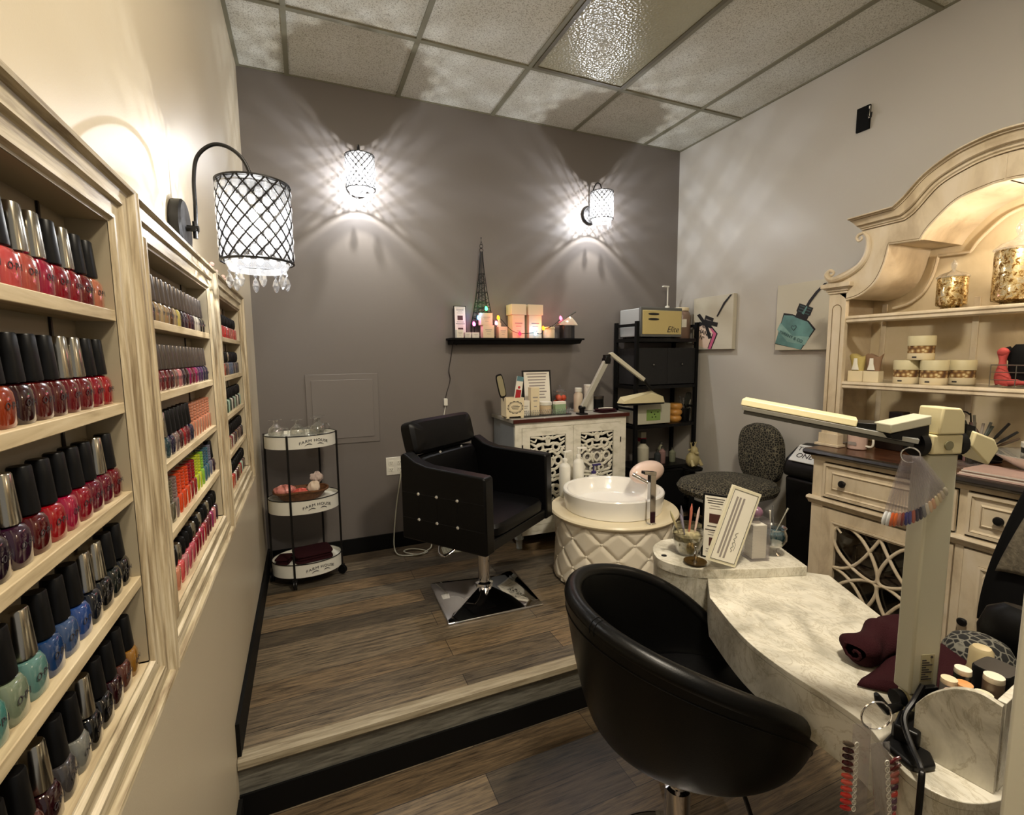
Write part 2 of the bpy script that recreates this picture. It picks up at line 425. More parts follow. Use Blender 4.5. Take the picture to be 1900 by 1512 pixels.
# ------------------------------------------------------------------ polish racks on the left wall
ZS = [1.521, 1.408, 1.295, 1.182, 1.062]           # shelf tops, last is the bottom ledge
Z0, Z1 = .998, 1.686
def make_rack(name_label, ya, yb, w0, w1):
    """opening from ya (near) to yb (far); frame widths w0 (near stile) and w1 (far stile)"""
    t = thing('polish_rack', name_label, 'rack', (0, (ya + yb) / 2, 1.34))
    oy0, oy1 = ya - w0, yb + w1; iz0, iz1 = 1.064, 1.627
    prof = [(0, .0), (0, .056), (.05, .061), (.12, .060), (.2, .0535), (.36, .0525), (.5, .054), (.56, .049), (.8, .049), (.83, .0515), (.9, .0515), (.95, .047), (1, .047)]
    vs = []; b = MB()
    for d, x in prof:
        y0 = oy0 + (ya - oy0) * d; y1 = oy1 + (yb - oy1) * d; z0 = Z0 + (iz0 - Z0) * d; z1 = Z1 + (iz1 - Z1) * d
        vs += [(x, y0, z0), (x, y1, z0), (x, y1, z1), (x, y0, z1)]
    for k in range(len(prof) - 1):
        for i in range(4):
            j = (i + 1) % 4
            b.cur = 0 if i in (1, 3) else 1
            pass
    base = len(b.v); b.v += vs
    for k in range(len(prof) - 1):
        for i in range(4):
            j = (i + 1) % 4
            b.f.append([k * 4 + i, k * 4 + j, (k + 1) * 4 + j, (k + 1) * 4 + i]); b.mi.append(0 if i in (1, 3) else 1)
    b.build('frame', [M['rackz'], M['racky']], t, world=True, ang=25)
    b = MB().box(.001, .006, ya - .004, yb + .004, iz0 - .02, iz1 + .02)
    b.build('back_panel', mat('rack_back', (150, 138, 116), .6), t, world=True)
    b = MB().box(.006, .046, ya - .012, ya, iz0, iz1).box(.006, .046, yb, yb + .012, iz0, iz1).box(.006, .046, ya, yb, iz1, iz1 + .012)
    b.build('side_panel', mat('rack_side', (176, 162, 134), .6), t, world=True)
    MB().box(.0062, .0085, yb - .068, yb - .064, iz0, iz1).build('seam_strip', M['espresso_edge'], t, world=True)
    for z in ZS[:4]:
        MB().box(.0065, .0465, ya + .0005, yb - .0005, z - .0135, z).build('shelf', M['shelfwood'], t, world=True, bevel=.001)
    MB().box(.0065, .046, ya + .0005, yb - .0005, 1.05, ZS[4]).build('ledge', M['shelfwood'], t, world=True)
    return t
make_rack('nearest distressed cream nail polish rack on the left wall, cut by the photo edge', -2.885, -2.39, .075, .0745)
make_rack('middle distressed cream nail polish rack on the left wall, behind the black lamp base', -2.238, -1.742, .0765, .084)
make_rack('farthest and narrowest looking polish rack on the left wall, nearest the grey wall', -1.578, -1.12, .079, .079)

# the bottles: one of each kind, then copies
def bottle_proto(kind):
    t = thing('nail_polish', 'x', 'nail polish')
    if kind == 'round':
        MB().sup([(.0125, .0135, 0), (.0135, .0147, .003), (.0138, .0149, .02), (.0128, .0142, .028), (.0105, .0122, .0325), (.0065, .0065, .0345), (.006, .006, .038)], 20, .62).build('bottle', M['polish'], t)
        MB().text('O·P·I', .0085, .0001, mtx=Matrix(((0, 0, 1, .01395), (1, 0, 0, 0), (0, 1, 0, .0175), (0, 0, 0, 1)))).build('lettering', M['ink'], t)
        b = MB().sup([(.0102, .0106, .0352), (.0104, .0108, .037), (.0088, .0092, .06), (.0078, .0082, .0755), (.0070, .0074, .0768)], 18, .8)
    elif kind == 'ribbed':
        MB().sup([(.0115, .013, 0), (.012, .0135, .002), (.012, .0135, .030), (.011, .0125, .033), (.006, .006, .036)], 16, .5).build('bottle', M['polish'], t)
        pr = []
        for k in range(6):
            z = .0365 + k * .006; pr += [(.0096, z), (.0104, z + .001), (.0104, z + .0045), (.0094, z + .0055)]
        b = MB().lathe(pr, 16)
        b.build('cap', M['polish'], t); return t
    else:
        MB().sup([(.0115, .0135, 0), (.012, .014, .002), (.012, .014, .033), (.0105, .012, .036), (.005, .005, .039)], 16, .45).build('bottle', M['polish'], t)
        b = MB().lathe([(.0065, .039), (.0085, .042), (.0098, .05), (.0095, .062), (.0075, .070), (.003, .0725), (0, .073)], 16)
    b.build('cap', M['cap_black'], t); return t
PROTO = {k: bottle_proto(k) for k in ('round', 'ribbed', 'ball')}
USED = {k: False for k in PROTO}
CAPM = {'b': ('black', M['cap_black']), 's': ('silver', M['cap_silver']), 'c': ('charcoal', M['cap_char']), 'r': ('ribbed', None)}
ORD = ['first', 'second', 'third', 'fourth', 'fifth', 'sixth', 'seventh', 'eighth', 'ninth', 'tenth', 'eleventh', 'twelfth', 'thirteenth', 'fourteenth', 'fifteenth', 'sixteenth', 'seventeenth']
SHN = ['top', 'second', 'third', 'fourth', 'bottom']
def place_bottle(kind, x, y, z, rgb, cap, name, where, grp, s=1.0):
    p = PROTO[kind]
    if USED[kind]: t = copy_tree(p)
    else: t = p; USED[kind] = True
    t.location = (x, y, z + .0003); t.rotation_euler = (0, 0, random.uniform(-.12, .12)); t.scale = (s, s, s)
    tag(t, f'{name} nail polish with {CAPM[cap][0]} cap, {where}', 'nail polish', grp)
    c = lin(rgb); c = (c[0] * .5, c[1] * .5, c[2] * .5, 1)
    for ch in t.children:
        ch.color = c
        if ch.name.startswith('cap') and CAPM[cap][1]:
            ch.material_slots[0].link = 'OBJECT'; ch.material_slots[0].material = CAPM[cap][1]
CN = {  # colour words
 'pk': ('peach brown', (206, 122, 92)), 'dr': ('dark red', (112, 8, 22)), 'cr': ('crimson', (150, 8, 34)), 'mg': ('rose red', (176, 22, 66)), 'cg': ('coral glitter', (204, 92, 80)),
 'cp': ('coral pink', (232, 92, 92)), 'pi': ('pink', (228, 84, 88)), 'rd': ('red', (168, 14, 26)), 'bu': ('burgundy', (84, 6, 12)), 'rb': ('red brown', (92, 18, 14)), 'br': ('black red', (50, 6, 8)),
 'ob': ('burnt orange', (160, 54, 12)), 'or': ('orange', (222, 74, 10)), 'wi': ('wine', (110, 8, 38)), 'pl': ('plum', (56, 20, 44)), 'dp': ('dark plum', (34, 12, 32)), 'bp': ('brown plum', (64, 28, 32)),
 'bk': ('black', (10, 10, 12)), 'gb': ('green black', (16, 24, 22)), 'dn': ('dark navy', (18, 24, 36)), 'bl': ('blue', (44, 78, 146)), 'sb': ('slate blue', (66, 90, 132)), 'db': ('deep blue', (32, 66, 116)),
 'pt': ('pale teal', (106, 150, 142)), 'sg': ('sage glitter', (134, 148, 122)), 'te': ('teal', (84, 146, 136)), 'tg': ('sea green', (40, 132, 106)), 'go': ('gold', (162, 112, 40)), 'bn': ('brown', (96, 54, 44)),
 'dm': ('dark maroon', (44, 10, 16)), 'si': ('silver grey', (134, 134, 126)), 'gy': ('grey', (74, 70, 70)), 'wh': ('white', (216, 208, 190)), 'ta': ('tan', (176, 146, 104)), 'am': ('amber brown', (112, 76, 34)),
 'be': ('beige', (196, 172, 132)), 'ye': ('pale yellow', (222, 204, 112)), 'tp': ('taupe', (138, 96, 84)), 'lp': ('light pink', (206, 122, 126)), 'mv': ('magenta', (158, 14, 92)), 'pu': ('purple', (74, 28, 92)),
 'nv': ('navy', (30, 24, 62)), 'dt': ('dark teal', (36, 68, 76)), 'gr': ('grey rose', (146, 122, 116)), 'pe': ('peach', (222, 142, 108)), 'og': ('olive grey', (112, 104, 82)), 'oc': ('orange coral', (244, 78, 24)),
 'lm': ('lime yellow', (206, 222, 44)), 'lg': ('lime green', (146, 206, 62)), 'tb': ('teal blue', (58, 108, 130)), 'lv': ('grey lavender', (120, 122, 146)), 'ro': ('rose', (206, 82, 98)), 'sc': ('scarlet', (214, 24, 14)),
 'sl': ('slate', (84, 98, 128)), 'dg': ('dark green', (20, 62, 44)), 'mi': ('mint', (176, 206, 180))}
R1 = ['pk.b dr.b cr.s cr.b mg.s cg.s cp.b pi.b pi.b cp.b', 'rd.b cr.b dr.s dr.s bu.b rb.b br.b ob.b or.b or.b or.s',
      'dr.b wi.s wi.b cr.b mg.b rd.b bu.b pl.s dp.s bp.b bp.b dp.b', 'bk.b gb.b bk.s dn.s bl.b sb.b db.b pt.s sg.b te.b tg.b tg.b', 'go.b bn.b dm.b bk.b bk.s si.b gy.b dm.s bn.b bk.b dm.b bp.b']
R2 = ['wh.c br.s ta.c be.c ta.c am.c be.c ye.c dp.c pl.c bu.c pl.c wh.c wh.c bk.c bk.c', 'mg.b cr.c dr.c dr.c bu.c tp.c lp.c pl.c br.c mv.c wi.c mv.c pu.c pu.c nv.c nv.c',
      'tb.s dt.s dt.s nv.b gr.b bu.b rd.b wi.b nv.b pe.r pe.r pe.r pe.r pe.r pe.r pe.r', 'ta.b og.r og.r gr.r oc.r oc.r oc.r rd.r rd.r lm.r lm.r lg.r tb.r tb.r lv.r pl.b',
      'pe.b pe.s pe.b cp.s lp.b ro.b ro.b cr.s cr.b mg.s rd.b wi.b wi.s mv.b lp.b pl.b']
R3 = ['sc.b sc.b sc.b sc.b sc.b sc.b sc.b sc.b sc.b sc.b sc.b sc.b sc.b', 'ob.s be.b pk.b ob.b bn.b tp.b sl.s sl.b sl.b dn.b nv.b nv.b bk.b', 'tg.b dg.b wh.b dg.b mi.b dg.b wh.b gb.b mi.b gb.b wh.b gb.b mi.b',
      'rd.b bu.b wh.b ta.b cr.b wh.b bn.b dm.b am.b bp.b bn.b br.b bk.b', 'gy.b si.b dr.b or.b sc.b wh.b bu.b bn.b ta.b rd.b mi.b bn.b dm.b']
for sh in range(5):
    for i, e in enumerate(R1[sh].split()):
        c, k = e.split('.')
        place_bottle('round', .0265, -2.4085 - i * .0312, ZS[sh], CN[c][1], k, CN[c][0], f'{ORD[i]} from far end, {SHN[sh]} shelf of nearest rack', f'nail polish on the {SHN[sh]} shelf of the nearest rack')
    for i, e in enumerate(R2[sh].split()):
        c, k = e.split('.')
        kd = 'ribbed' if k == 'r' else ('ball' if sh == 4 else 'round')
        place_bottle(kd, .0265, -2.2215 + i * .0308, ZS[sh], CN[c][1], k, CN[c][0], f'{ORD[i]} from near end, {SHN[sh]} shelf of middle rack', f'nail polish on the {SHN[sh]} shelf of the middle rack')
    for i, e in enumerate(R3[sh].split()):
        c, k = e.split('.')
        place_bottle('ball', .0265, -1.5535 + i * .0345, ZS[sh], CN[c][1], k, CN[c][0], f'{ORD[i]} from near end, {SHN[sh]} shelf of farthest rack', f'nail polish on the {SHN[sh]} shelf of the farthest rack')
# garland on the racks
t = thing('flower_garland', 'thin garland of small dried flowers lying along the top of the far racks', 'garland', (.028, -1.45, Z1 + .002))
path = [(.0 + .008 * sin(k * 1.7), -.22 + k * .03, .006 + .004 * sin(k * 2.3)) for k in range(18)]
MB().tube(catmull(path, 3), .0018, 5).build('wire', mat('garland_wire', (70, 66, 44), .7), t)
b = MB()
for k in range(44):
    y = -.22 + .5 * random.random(); b.ball((random.uniform(-.016, .02), y, random.uniform(.003, .02)), random.uniform(.003, .0065), n=6, m=4)
tag(b.build('petals', mat('garland_petals', (206, 172, 158), .8), t), kind='stuff')

# ------------------------------------------------------------------ sconces
def sconce(label, loc, rz):
    t = thing('wall_sconce', label, 'wall lamp', loc, rz, 'crystal drum wall sconces')
    YS, RR, zt, zb = -.165, .079, .112, -.068
    MB().at(RX(pi / 2)).lathe([(.061, .001), (.062, .004), (.062, .02), (.058, .024), (0, .025)], 36).build('wall_plate', M['iron'], t)
    MB().cyl((0, -.02, 0), (0, -.048, 0), .007).cyl((-.017, -.04, -.004), (.017, -.04, -.004), .0045).cyl((0, -.04, -.022), (0, -.04, .016), .005).build('bracket', M['iron'], t)
    pth = catmull([(0, -.042, 0), (0, -.044, .05), (0, -.045, .11), (0, -.055, .16), (0, -.085, .19), (0, -.118, .19), (0, -.148, .165), (0, YS, zt + .003), (0, YS, zt - .04)], 8)
    MB().tube(pth, .0042, 10).build('arm', M['iron'], t)
    b = MB()
    for z, rr, w in ((zt, RR, .0032), (zb, RR, .003), (zt - .012, RR, .0016)):
        b.tube([(rr * cos(a), YS + rr * sin(a), z) for a in [2 * pi * k / 40 for k in range(40)]], w, 6, closed=True)
    NN = 16
    for k in range(NN):
        for sgn in (1, -1):
            P = [(RR * cos(2 * pi * k / NN + sgn * a), YS + RR * sin(2 * pi * k / NN + sgn * a), zb + (zt - zb) * q / 16) for q, a in [(q, q / 16 * 2.5 * 2 * pi / NN * 1.0 * 2) for q in range(17)]]
            b.tube(P, .0019, 5)
    for k in range(3):
        a = 2 * pi * k / 3 + .5; b.cyl((0, YS, zt), (RR * cos(a), YS + RR * sin(a), zt), .0018, n=6)
    b.lathe([(0, zt - .003), (.075, zt - .003), (.075, zt - .001), (0, zt - .001)], 32, c=(0, YS, 0), cap=False)  # solid disc added to dim the ceiling above the shade
    sh = b.build('shade', M['iron'], t)
    b = MB(); rows = 10
    for q in range(1, rows):
        z = zb + (zt - zb) * q / rows
        for k in range(NN):
            # centre of each diamond of the lattice
            a = 2 * pi * (k + (0 if q % 2 else .5)) / NN
            x, y = (RR - .001) * cos(a), YS + (RR - .001) * sin(a)
            b.at(T(x, y, z) @ RZ(a)).ball((0, 0, 0), .0045, .0105, .0118, 6, 4)
    b.build('crystal_bead', M['crystal'], sh)['kind'] = 'stuff'
    b = MB().lathe([(.070, zb - .004), (.066, zb - .012), (.06, zb - .022), (.058, zb - .022), (.064, zb - .012), (.068, zb - .004)], 32, c=(0, YS, 0), cap=False)
    b.build('glass_ring', M['crystal'], sh)
    dm = None
    for k in range(8):
        a = 2 * pi * k / 8 + .2
        if dm is None:
            b = MB().lathe([(.0006, 0), (.0045, -.006), (.0012, -.011), (.0055, -.018), (.0085, -.030), (.005, -.042), (0, -.047)], 8)
            o = b.build('crystal_drop', M['crystal'], sh, ang=10); dm = o
        else: o = dm.copy(); COL.objects.link(o); o.parent = sh
        o.location = (.062 * cos(a), YS + .062 * sin(a), zb - .018)
    MB().cyl((0, YS, zt - .018), (0, YS, zt - .056), .010, n=14).build('lamp_holder', M['white'], t)
    MB().lathe([(.006, .030), (.009, .02), (.010, .010), (.008, .0), (.003, -.008), (0, -.009)], 14, c=(0, YS, .025)).build('bulb', M['bulb'], t)
    return t
SCN = [('crystal drum sconce on the grey wall, left one, above the access panel', (.603, -.001, 2.468), 0),
       ('crystal drum sconce on the grey wall, right one, above the floating shelf', (2.213, -.001, 2.46), 0),
       ('crystal drum sconce on the left wall above the polish racks, lowest and nearest', (.001, -1.79, 1.757), pi / 2)]
for l, p, a in SCN: sconce(l, p, a)

# ------------------------------------------------------------------ floating shelf and what stands on it
SZ = 1.572
t = thing('floating_shelf', 'long black floating ledge shelf on the grey wall', 'shelf', (1.6, 0, SZ))
MB().prism([(1.117, -.15), (2.091, -.15), (2.086, -.001), (1.122, -.001)], SZ - .012, SZ).prism([(-.145, SZ - .0125), (-.001, SZ - .0125), (-.001, SZ - .04), (-.12, SZ - .036)], 1.135, 2.075, 'yz').build('ledge', M['matteblack'], t, world=True, bevel=.001)
SZ += .0005
def card_frame(label, name, loc, rz, w, h, tilt=0, border=.003, bands=(), bmat='black', thick=.006, cat='sign', text=None):
    t = thing(name, label, cat, loc, rz)
    X = RX(tilt)
    MB().at(X).box(-w / 2, w / 2, 0, thick, 0, h).build('frame', M[bmat], t, bevel=.0006)
    pp = MB().at(X).box(-w / 2 + border, w / 2 - border, -.0006, -.0001, border, h - border).build('paper', M['paper'], t)
    b = MB().at(X)
    for x0, x1, z0, z1, m in bands:
        b.mat(m).box(x0 * w, x1 * w, -.0012, -.0007, z0 * h, z1 * h)
    if bands: b.build('print', [M['ink'], M['photo'], M['greyink']], pp)
    return t
def lines(x0, x1, z0, z1, n, m=0, ragged=True):
    o = []
    for k in range(n):
        z = z0 + (z1 - z0) * k / max(1, n - 1); d = random.uniform(0, .12) if ragged else 0
        o.append((x0 + d, x1 - d, z, z + (z1 - z0) / n * .45, m))
    return o
BR = lines(-.38, .38, .86, .93, 3) + lines(-.3, .3, .78, .82, 2, 2) + [(-.22, .22, .56, .7, 1)] + lines(-.38, .38, .44, .5, 2) + lines(-.3, .3, .37, .41, 2, 2) + [(-.2, .22, .2, .33, 1)] + lines(-.36, .36, .06, .14, 3, 2)
card_frame('narrow black framed price card at the left end of the floating shelf', 'price_card', (1.21, -.05, SZ), 0, .083, .21, -.05, .005, BR)
def carton(label, loc, w, d, h, mt='kraft', rz=0, lid=None, group=None, prt=True, name='product_box'):
    t = thing(name, label, 'box', loc, rz, group)
    MB().box(-w / 2, w / 2, -d / 2, d / 2, 0, h).build('carton', M[mt], t, bevel=.0012)
    if lid: MB().box(-w / 2 - .008, w / 2 + .008, -d / 2 - .008, d / 2 + .008, h + .0003, h + lid).build('lid', M[mt], t, bevel=.0015)
    if prt: MB().box(-w * .3, w * .3, -d / 2 - .0012, -d / 2 - .0008, h * .62, h * .66).box(-w * .22, w * .22, -d / 2 - .0012, -d / 2 - .0008, h * .5, h * .53).box(-w * .15, w * .15, -d / 2 - .0012, -d / 2 - .0008, h * .3, h * .33).build('print', M['greyink'], t)
    return t
carton('tiny white carton in front of the narrow price card on the floating shelf', (1.18, -.115, SZ), .045, .04, .052, 'paper')
carton('low white card box right of the tiny white carton on the floating shelf', (1.233, -.118, SZ), .04, .03, .035, 'enamel')
carton('low white card box with a dark band left of the stacked cartons on the shelf', (1.285, -.12, SZ), .048, .03, .035, 'enamel')
carton('lower cream carton of the stacked pair before the wire tower', (1.372, -.115, SZ), .078, .05, .082)
carton('upper cream carton of the stacked pair before the wire tower', (1.36, -.115, SZ + .0825), .08, .05, .078)
carton('small square cream carton between the wire tower and the tall lidded boxes', (1.48, -.1, SZ), .062, .05, .075)
t = thing('small_bottle', 'tiny white bottle standing behind the small square carton', 'bottle', (1.482, -.045, SZ))
MB().lathe([(.014, 0), (.015, .002), (.015, .10), (.009, .108), (.009, .11)], 14).build('bottle', M['white'], t); MB().cyl((0, 0, .1105), (0, 0, .135), .0105, .010).build('cap', M['enamel'], t)
carton('left tall cream box with overhanging lid on the floating shelf', (1.595, -.078, SZ), .09, .08, .155, lid=.07)
carton('right tall cream box with overhanging lid on the floating shelf', (1.72, -.078, SZ), .096, .08, .155, lid=.07)
t = thing('candle_jar', 'squat cream jar with ribbed side right of the tall lidded boxes', 'jar', (1.833, -.098, SZ))
MB().lathe([(.038, 0), (.041, .003), (.041, .062), (.038, .064)], 24).build('jar', M['kraft'], t); MB().lathe([(.043, .0645), (.043, .076), (.04, .078)], 24).build('lid', M['ivory'], t)
t = thing('dark_tin', 'dark marbled tin canister at the right end of the floating shelf', 'tin', (1.985, -.085, SZ))
MB().lathe([(.052, 0), (.054, .002), (.054, .09), (.051, .0915)], 28).build('canister', mat('marbled_tin', (34, 32, 34), .35, bump=(30, .4), var=.5), t)
t = thing('snack_pouch', 'clear crumpled pouch lying on top of the dark tin canister', 'pouch', (1.985, -.085, SZ + .0925))
def pouch(u, v): return ((u - .5) * .15, (v - .5) * .06, .002 + .066 * (sin(pi * u) ** .5) * (sin(pi * v) ** .5) * (.72 + .28 * sin(9 * u + 4 * v)) )
MB().grid(pouch, 16, 10).box(-.07, .07, -.028, .028, 0, .002).build('pouch', mat('silver_pouch', (214, 200, 176), .3, .3), t)
t = thing('spatula', 'long dark handled spatula leaning up across the pouch and tin', 'spatula', (1.86, -.11, SZ + .079))
MB().tube([(0, -.0, .004), (.09, -.02, .06), (.17, -.02, .107)], [.004, .0045, .005], 8).build('handle', M['nickel'], t)
MB().tube([(-.03, 0, .004), (0, 0, .0045)], [.003, .004], 6).build('blade', M['espresso_edge'], t)
# wire tower
t = thing('wire_tower', 'tall black wire Eiffel tower ornament on the floating shelf', 'ornament', (1.362, -.050, SZ))
b = MB()
def tw(z):  # half width at height
    h = z / .64
    return .068 * (1 - h) ** 2.0 + .012 * (1 - h) + .004
b.box(-.078, .078, -.036, .036, 0, .012).box(-.07, .07, -.034, .034, .085, .092)
for sx in (-1, 1):
    for sy in (-1, 1):
        b.tube([(sx * tw(z) if z > .09 else sx * .068, sy * tw(z) * .7 if z > .09 else sy * .032, z) for z in [.012, .09, .13, .17, .22, .28, .34, .42, .5, .56]], .0028, 6)
for sx, k in ((-.33, 0), (.33, 0)):
    for sy in (-1, 1): b.tube([(sx * tw(z), sy * tw(z) * .7, z) for z in [.1, .17, .25, .34, .45, .555]], .0015, 5)
for z in (.13, .17, .2, .235, .3, .36, .42):
    w = tw(z); b.tube([(-w, -w * .7, z), (w, -w * .7, z), (w, w * .7, z), (-w, w * .7, z)], .0018, 5, closed=True)
zz = [.1, .14, .18, .22, .26, .3, .34, .38, .42]
for a, c in zip(zz[:-1], zz[1:]):
    for sy in (-1, 1):
        b.tube([(-tw(a), sy * tw(a) * .7, a), (tw(c), sy * tw(c) * .7, c)], .0012, 4).tube([(tw(a), sy * tw(a) * .7, a), (-tw(c), sy * tw(c) * .7, c)], .0012, 4)
b.tube(arc((0, .095), .04, 0, pi, 10, 'xz', -.032), .002, 5)
b.build('lattice', M['iron'], t)
b = MB().tube([(.012 * cos(a), 0, .572 + .012 * sin(a)) for a in [2 * pi * k / 14 for k in range(14)]], .0024, 6, closed=True)
b.tube([(.011 * cos(a), 0, .598 + .011 * sin(a)) for a in [2 * pi * k / 14 for k in range(14)]], .0022, 6, closed=True).tube([(-.008, 0, .606), (0, 0, .63)], .002, 5).tube([(.008, 0, .606), (0, 0, .63)], .002, 5)
b.cyl((0, 0, .628), (0, 0, .648), .0016).ball((0, 0, .65), .0045)
b.build('finial', M['iron'], t)
# coloured string lights
t = thing('string_lights', 'dark wired string of large coloured bulbs draped along the floating shelf', 'string lights', (1.6, -.135, SZ))
pts = [(1.27, -.125, .095), (1.31, -.13, .12), (1.36, -.12, .178), (1.42, -.135, .10), (1.45, -.138, .128), (1.52, -.14, .06), (1.57, -.142, .035), (1.62, -.142, .03), (1.70, -.142, .035), (1.75, -.142, .03), (1.78, -.14, .06), (1.84, -.145, .085), (1.9, -.145, .13)]
MB().tube(catmull([(x, y, SZ + z) for x, y, z in pts], 6), .002, 6).build('wire', M['black'], t, world=True)
BL = [('green', (60, 255, 110), (1.362, -.128, .188)), ('blue', (90, 170, 255), (1.308, -.128, .128)), ('pink', (255, 90, 170), (1.276, -.13, .088)), ('pink', (255, 110, 150), (1.425, -.143, .095)), ('orange', (255, 140, 20), (1.44, -.142, .13)),
      ('red', (255, 24, 40), (1.59, -.150, .028)), ('blue', (110, 200, 255), (1.705, -.150, .03)), ('orange', (255, 120, 20), (1.768, -.146, .066)), ('pink', (255, 80, 120), (1.9, -.149, .137))]
for nm, c, (x, y, z) in BL:
    col = lin(c); m = emis('glow_' + nm, c, 5)
    o = MB().at(T(x, y, SZ + z) @ RX(-.5)).lathe([(.004, -.012), (.009, -.008), (.010, .0), (.007, .012), (0, .02)], 12).build('bulb', m, t, world=True)
    l = bpy.data.lights.new('bulb_light', 'POINT'); l.energy = .11; l.color = col[:3]; l.shadow_soft_size = .01
    lo = bpy.data.objects.new('bulb_light', l); COL.objects.link(lo); lo.location = (x + .004, y - .012, SZ + z + .026)
t = thing('power_cord', 'dark cord with a white plug hanging from the left end of the floating shelf', 'cord', (1.12, -.012, 1.3))
MB().tube(catmull([(1.165, -.1, SZ - .045), (1.161, -.03, 1.53), (1.15, -.012, 1.44), (1.135, -.012, 1.36), (1.142, -.012, 1.3), (1.118, -.013, 1.22), (1.108, -.014, 1.18)], 8), .0028, 6).build('cord', M['espresso_edge'], t, world=True)
MB().box(1.094, 1.118, -.03, -.008, 1.13, 1.178).build('plug', M['white'], t, world=True, bevel=.004)
MB().tube(catmull([(1.106, -.015, 1.13), (1.096, -.013, 1.08), (1.085, -.013, 1.02), (1.06, -.013, .9), (.96, -.02, .8), (.84, -.02, .765)], 6), .0028, 6).build('lead', M['white'], t, world=True)
# ------------------------------------------------------------------ farmhouse cart
CX, CY, CA, CB = .218, -.243, .182, .137
t = thing('serving_cart', 'three tier oval white metal cart on black legs in the back left corner', 'cart', (CX, CY, PZ))
def ellp(a, b, z, n=48): return [(a * cos(2 * pi * k / n), b * sin(2 * pi * k / n), z) for k in range(n)]
LEGA = [radians(249), radians(349), radians(60), radians(170)]
LP = [(CA + .004) , (CB + .004)]
TZ = [(.977, 1.045), (.622, .697), (.272, .345)]
for (z0, z1), wd in zip(TZ, ('top', 'middle', 'bottom')):
    z0 -= PZ; z1 -= PZ
    b = MB().grid(lambda u, v: ((CA - (0 if v < .5 else .003)) * cos(2 * pi * u), (CB - (0 if v < .5 else .003)) * sin(2 * pi * u), [z0, z1, z1, z1 - .020][int(round(v * 3))]), 56, 4, cu=True)
    b.lathe([(0, z1 - .022), (1, z1 - .022)], 56, CA - .001, CB - .001, cap=False).lathe([(0, z1 - .019), (1, z1 - .019)], 56, CA - .003, CB - .003, cap=False)
    tr = b.build('tray', M['enamel'], t)
    MB().tube(ellp(CA, CB, z1), .0028, 6, closed=True).build('rim', M['iron'], tr)
    # curved lettering on the front of the tray
    a0 = radians(292)
    def bend(v, a0=a0):
        a = a0 + v.x / ((CA + CB) / 2) / .98
        return (.0 + (CA + .0012 + v.z) * cos(a), (CB + .0012 + v.z) * sin(a), v.y)
    zm = (z0 + z1) / 2
    def bend2(v, f=bend): 
        p = f(Vector((v.x, v.y + zm + .008 - (v.x ** 2) * 3.2, v.z))); return p
    b = MB().text('FARM HOUSE', .0215, .0006, bend=bend2, space=1.08)
    for sg in (-1, 1):
        P = [bend2(Vector((sg * (.012 + .032 * q / 6), -.021 + .006 * sin(pi * q / 6), .0003))) for q in range(7)]
        b.tube(P, [.0008, .0016, .002, .002, .0018, .0013, .0006], 5)
    b.build('lettering', M['ink'], tr)
for i, a in enumerate(LEGA):
    x, y = (CA + .004) * cos(a), (CB + .004) * sin(a)
    lg = MB().cyl((x, y, .055), (x, y, .84), .0055, n=8).build('leg', M['iron'], t)
    MB().at(T(x, y, .028) @ RZ(i)).cyl((-.009, 0, 0), (-.003, 0, 0), .024, n=16).cyl((.003, 0, 0), (.009, 0, 0), .024, n=16).box(-.012, .012, -.008, .012, .012, .030).cyl((0, 0, .02), (0, 0, .03), .006).build('caster', M['black'], lg)
def goblet(label, x, y, z, rz):
    t = thing('glass_mug', label, 'glass', (x, y, z), rz, 'upturned glass mugs on the cart')
    b = MB().lathe([(.036, 0), (.038, .004), (.040, .03), (.034, .055), (.018, .068), (.010, .076), (.009, .088), (.012, .096), (.034, .101), (.035, .103), (.02, .1045), (0, .105)], 24, cap=False)
    b.lathe([(.034, .0), (.0355, .03), (.03, .052), (.012, .064), (0, .066)], 24, cap=False)
    b.build('bowl', M['mugglass'], t)
    MB().tube(catmull([(.037, 0, .012), (.058, 0, .012), (.062, 0, .03), (.055, 0, .05), (.034, 0, .052)], 5), .0045, 8).build('handle', M['mugglass'], t)
ZT = 1.0805 - .1 
for lb, x, y, rz in [('upturned clear glass mug at the left end of the top cart tray', .098, -.262, .3), ('upturned clear glass mug in the middle of the top cart tray', .205, -.305, 0.2),
                 ('upturned clear glass mug right of centre at the front of the top cart tray', .302, -.268, 2.6), ('upturned clear glass mug at the back right of the top cart tray', .315, -.178, .4)]:
    goblet(lb, x, y, 1.0265, rz)
t = thing('wicker_basket', 'brown wicker basket on the middle tray of the cart', 'basket', (.205, -.255, .6785))
b = MB().lathe([(.02, 0), (.08, 0), (.092, .008), (.120, .045), (.125, .052), (.117, .052), (.110, .042), (.086, .010), (.05, .006), (0, .006)], 40, 1.12, .74)
b.build('basket', M['basket'], t)
MB().tube([(.124 * 1.12 * cos(a), .123 * .74 * sin(a), .052 + .004 * sin(3 * a)) for a in [2 * pi * k / 40 for k in range(40)]], .006, 6, closed=True).build('rim', M['basket'], t)
def lump(seed, sx, sy, sz, amp=.25):
    rs = random.Random(seed); ph = [rs.uniform(0, 6) for _ in range(6)]
    def f(u, v):
        a = 2 * pi * u; q = pi * v
        r = 1 + amp * (.5 * sin(3 * a + ph[0]) * sin(2 * q + ph[1]) + .35 * sin(5 * a + ph[2]) * sin(4 * q + ph[3]) + .25 * sin(9 * a + ph[4] + 3 * q))
        return (sx * r * cos(a) * sin(q), sy * r * sin(a) * sin(q), sz * r * -cos(q))
    return f
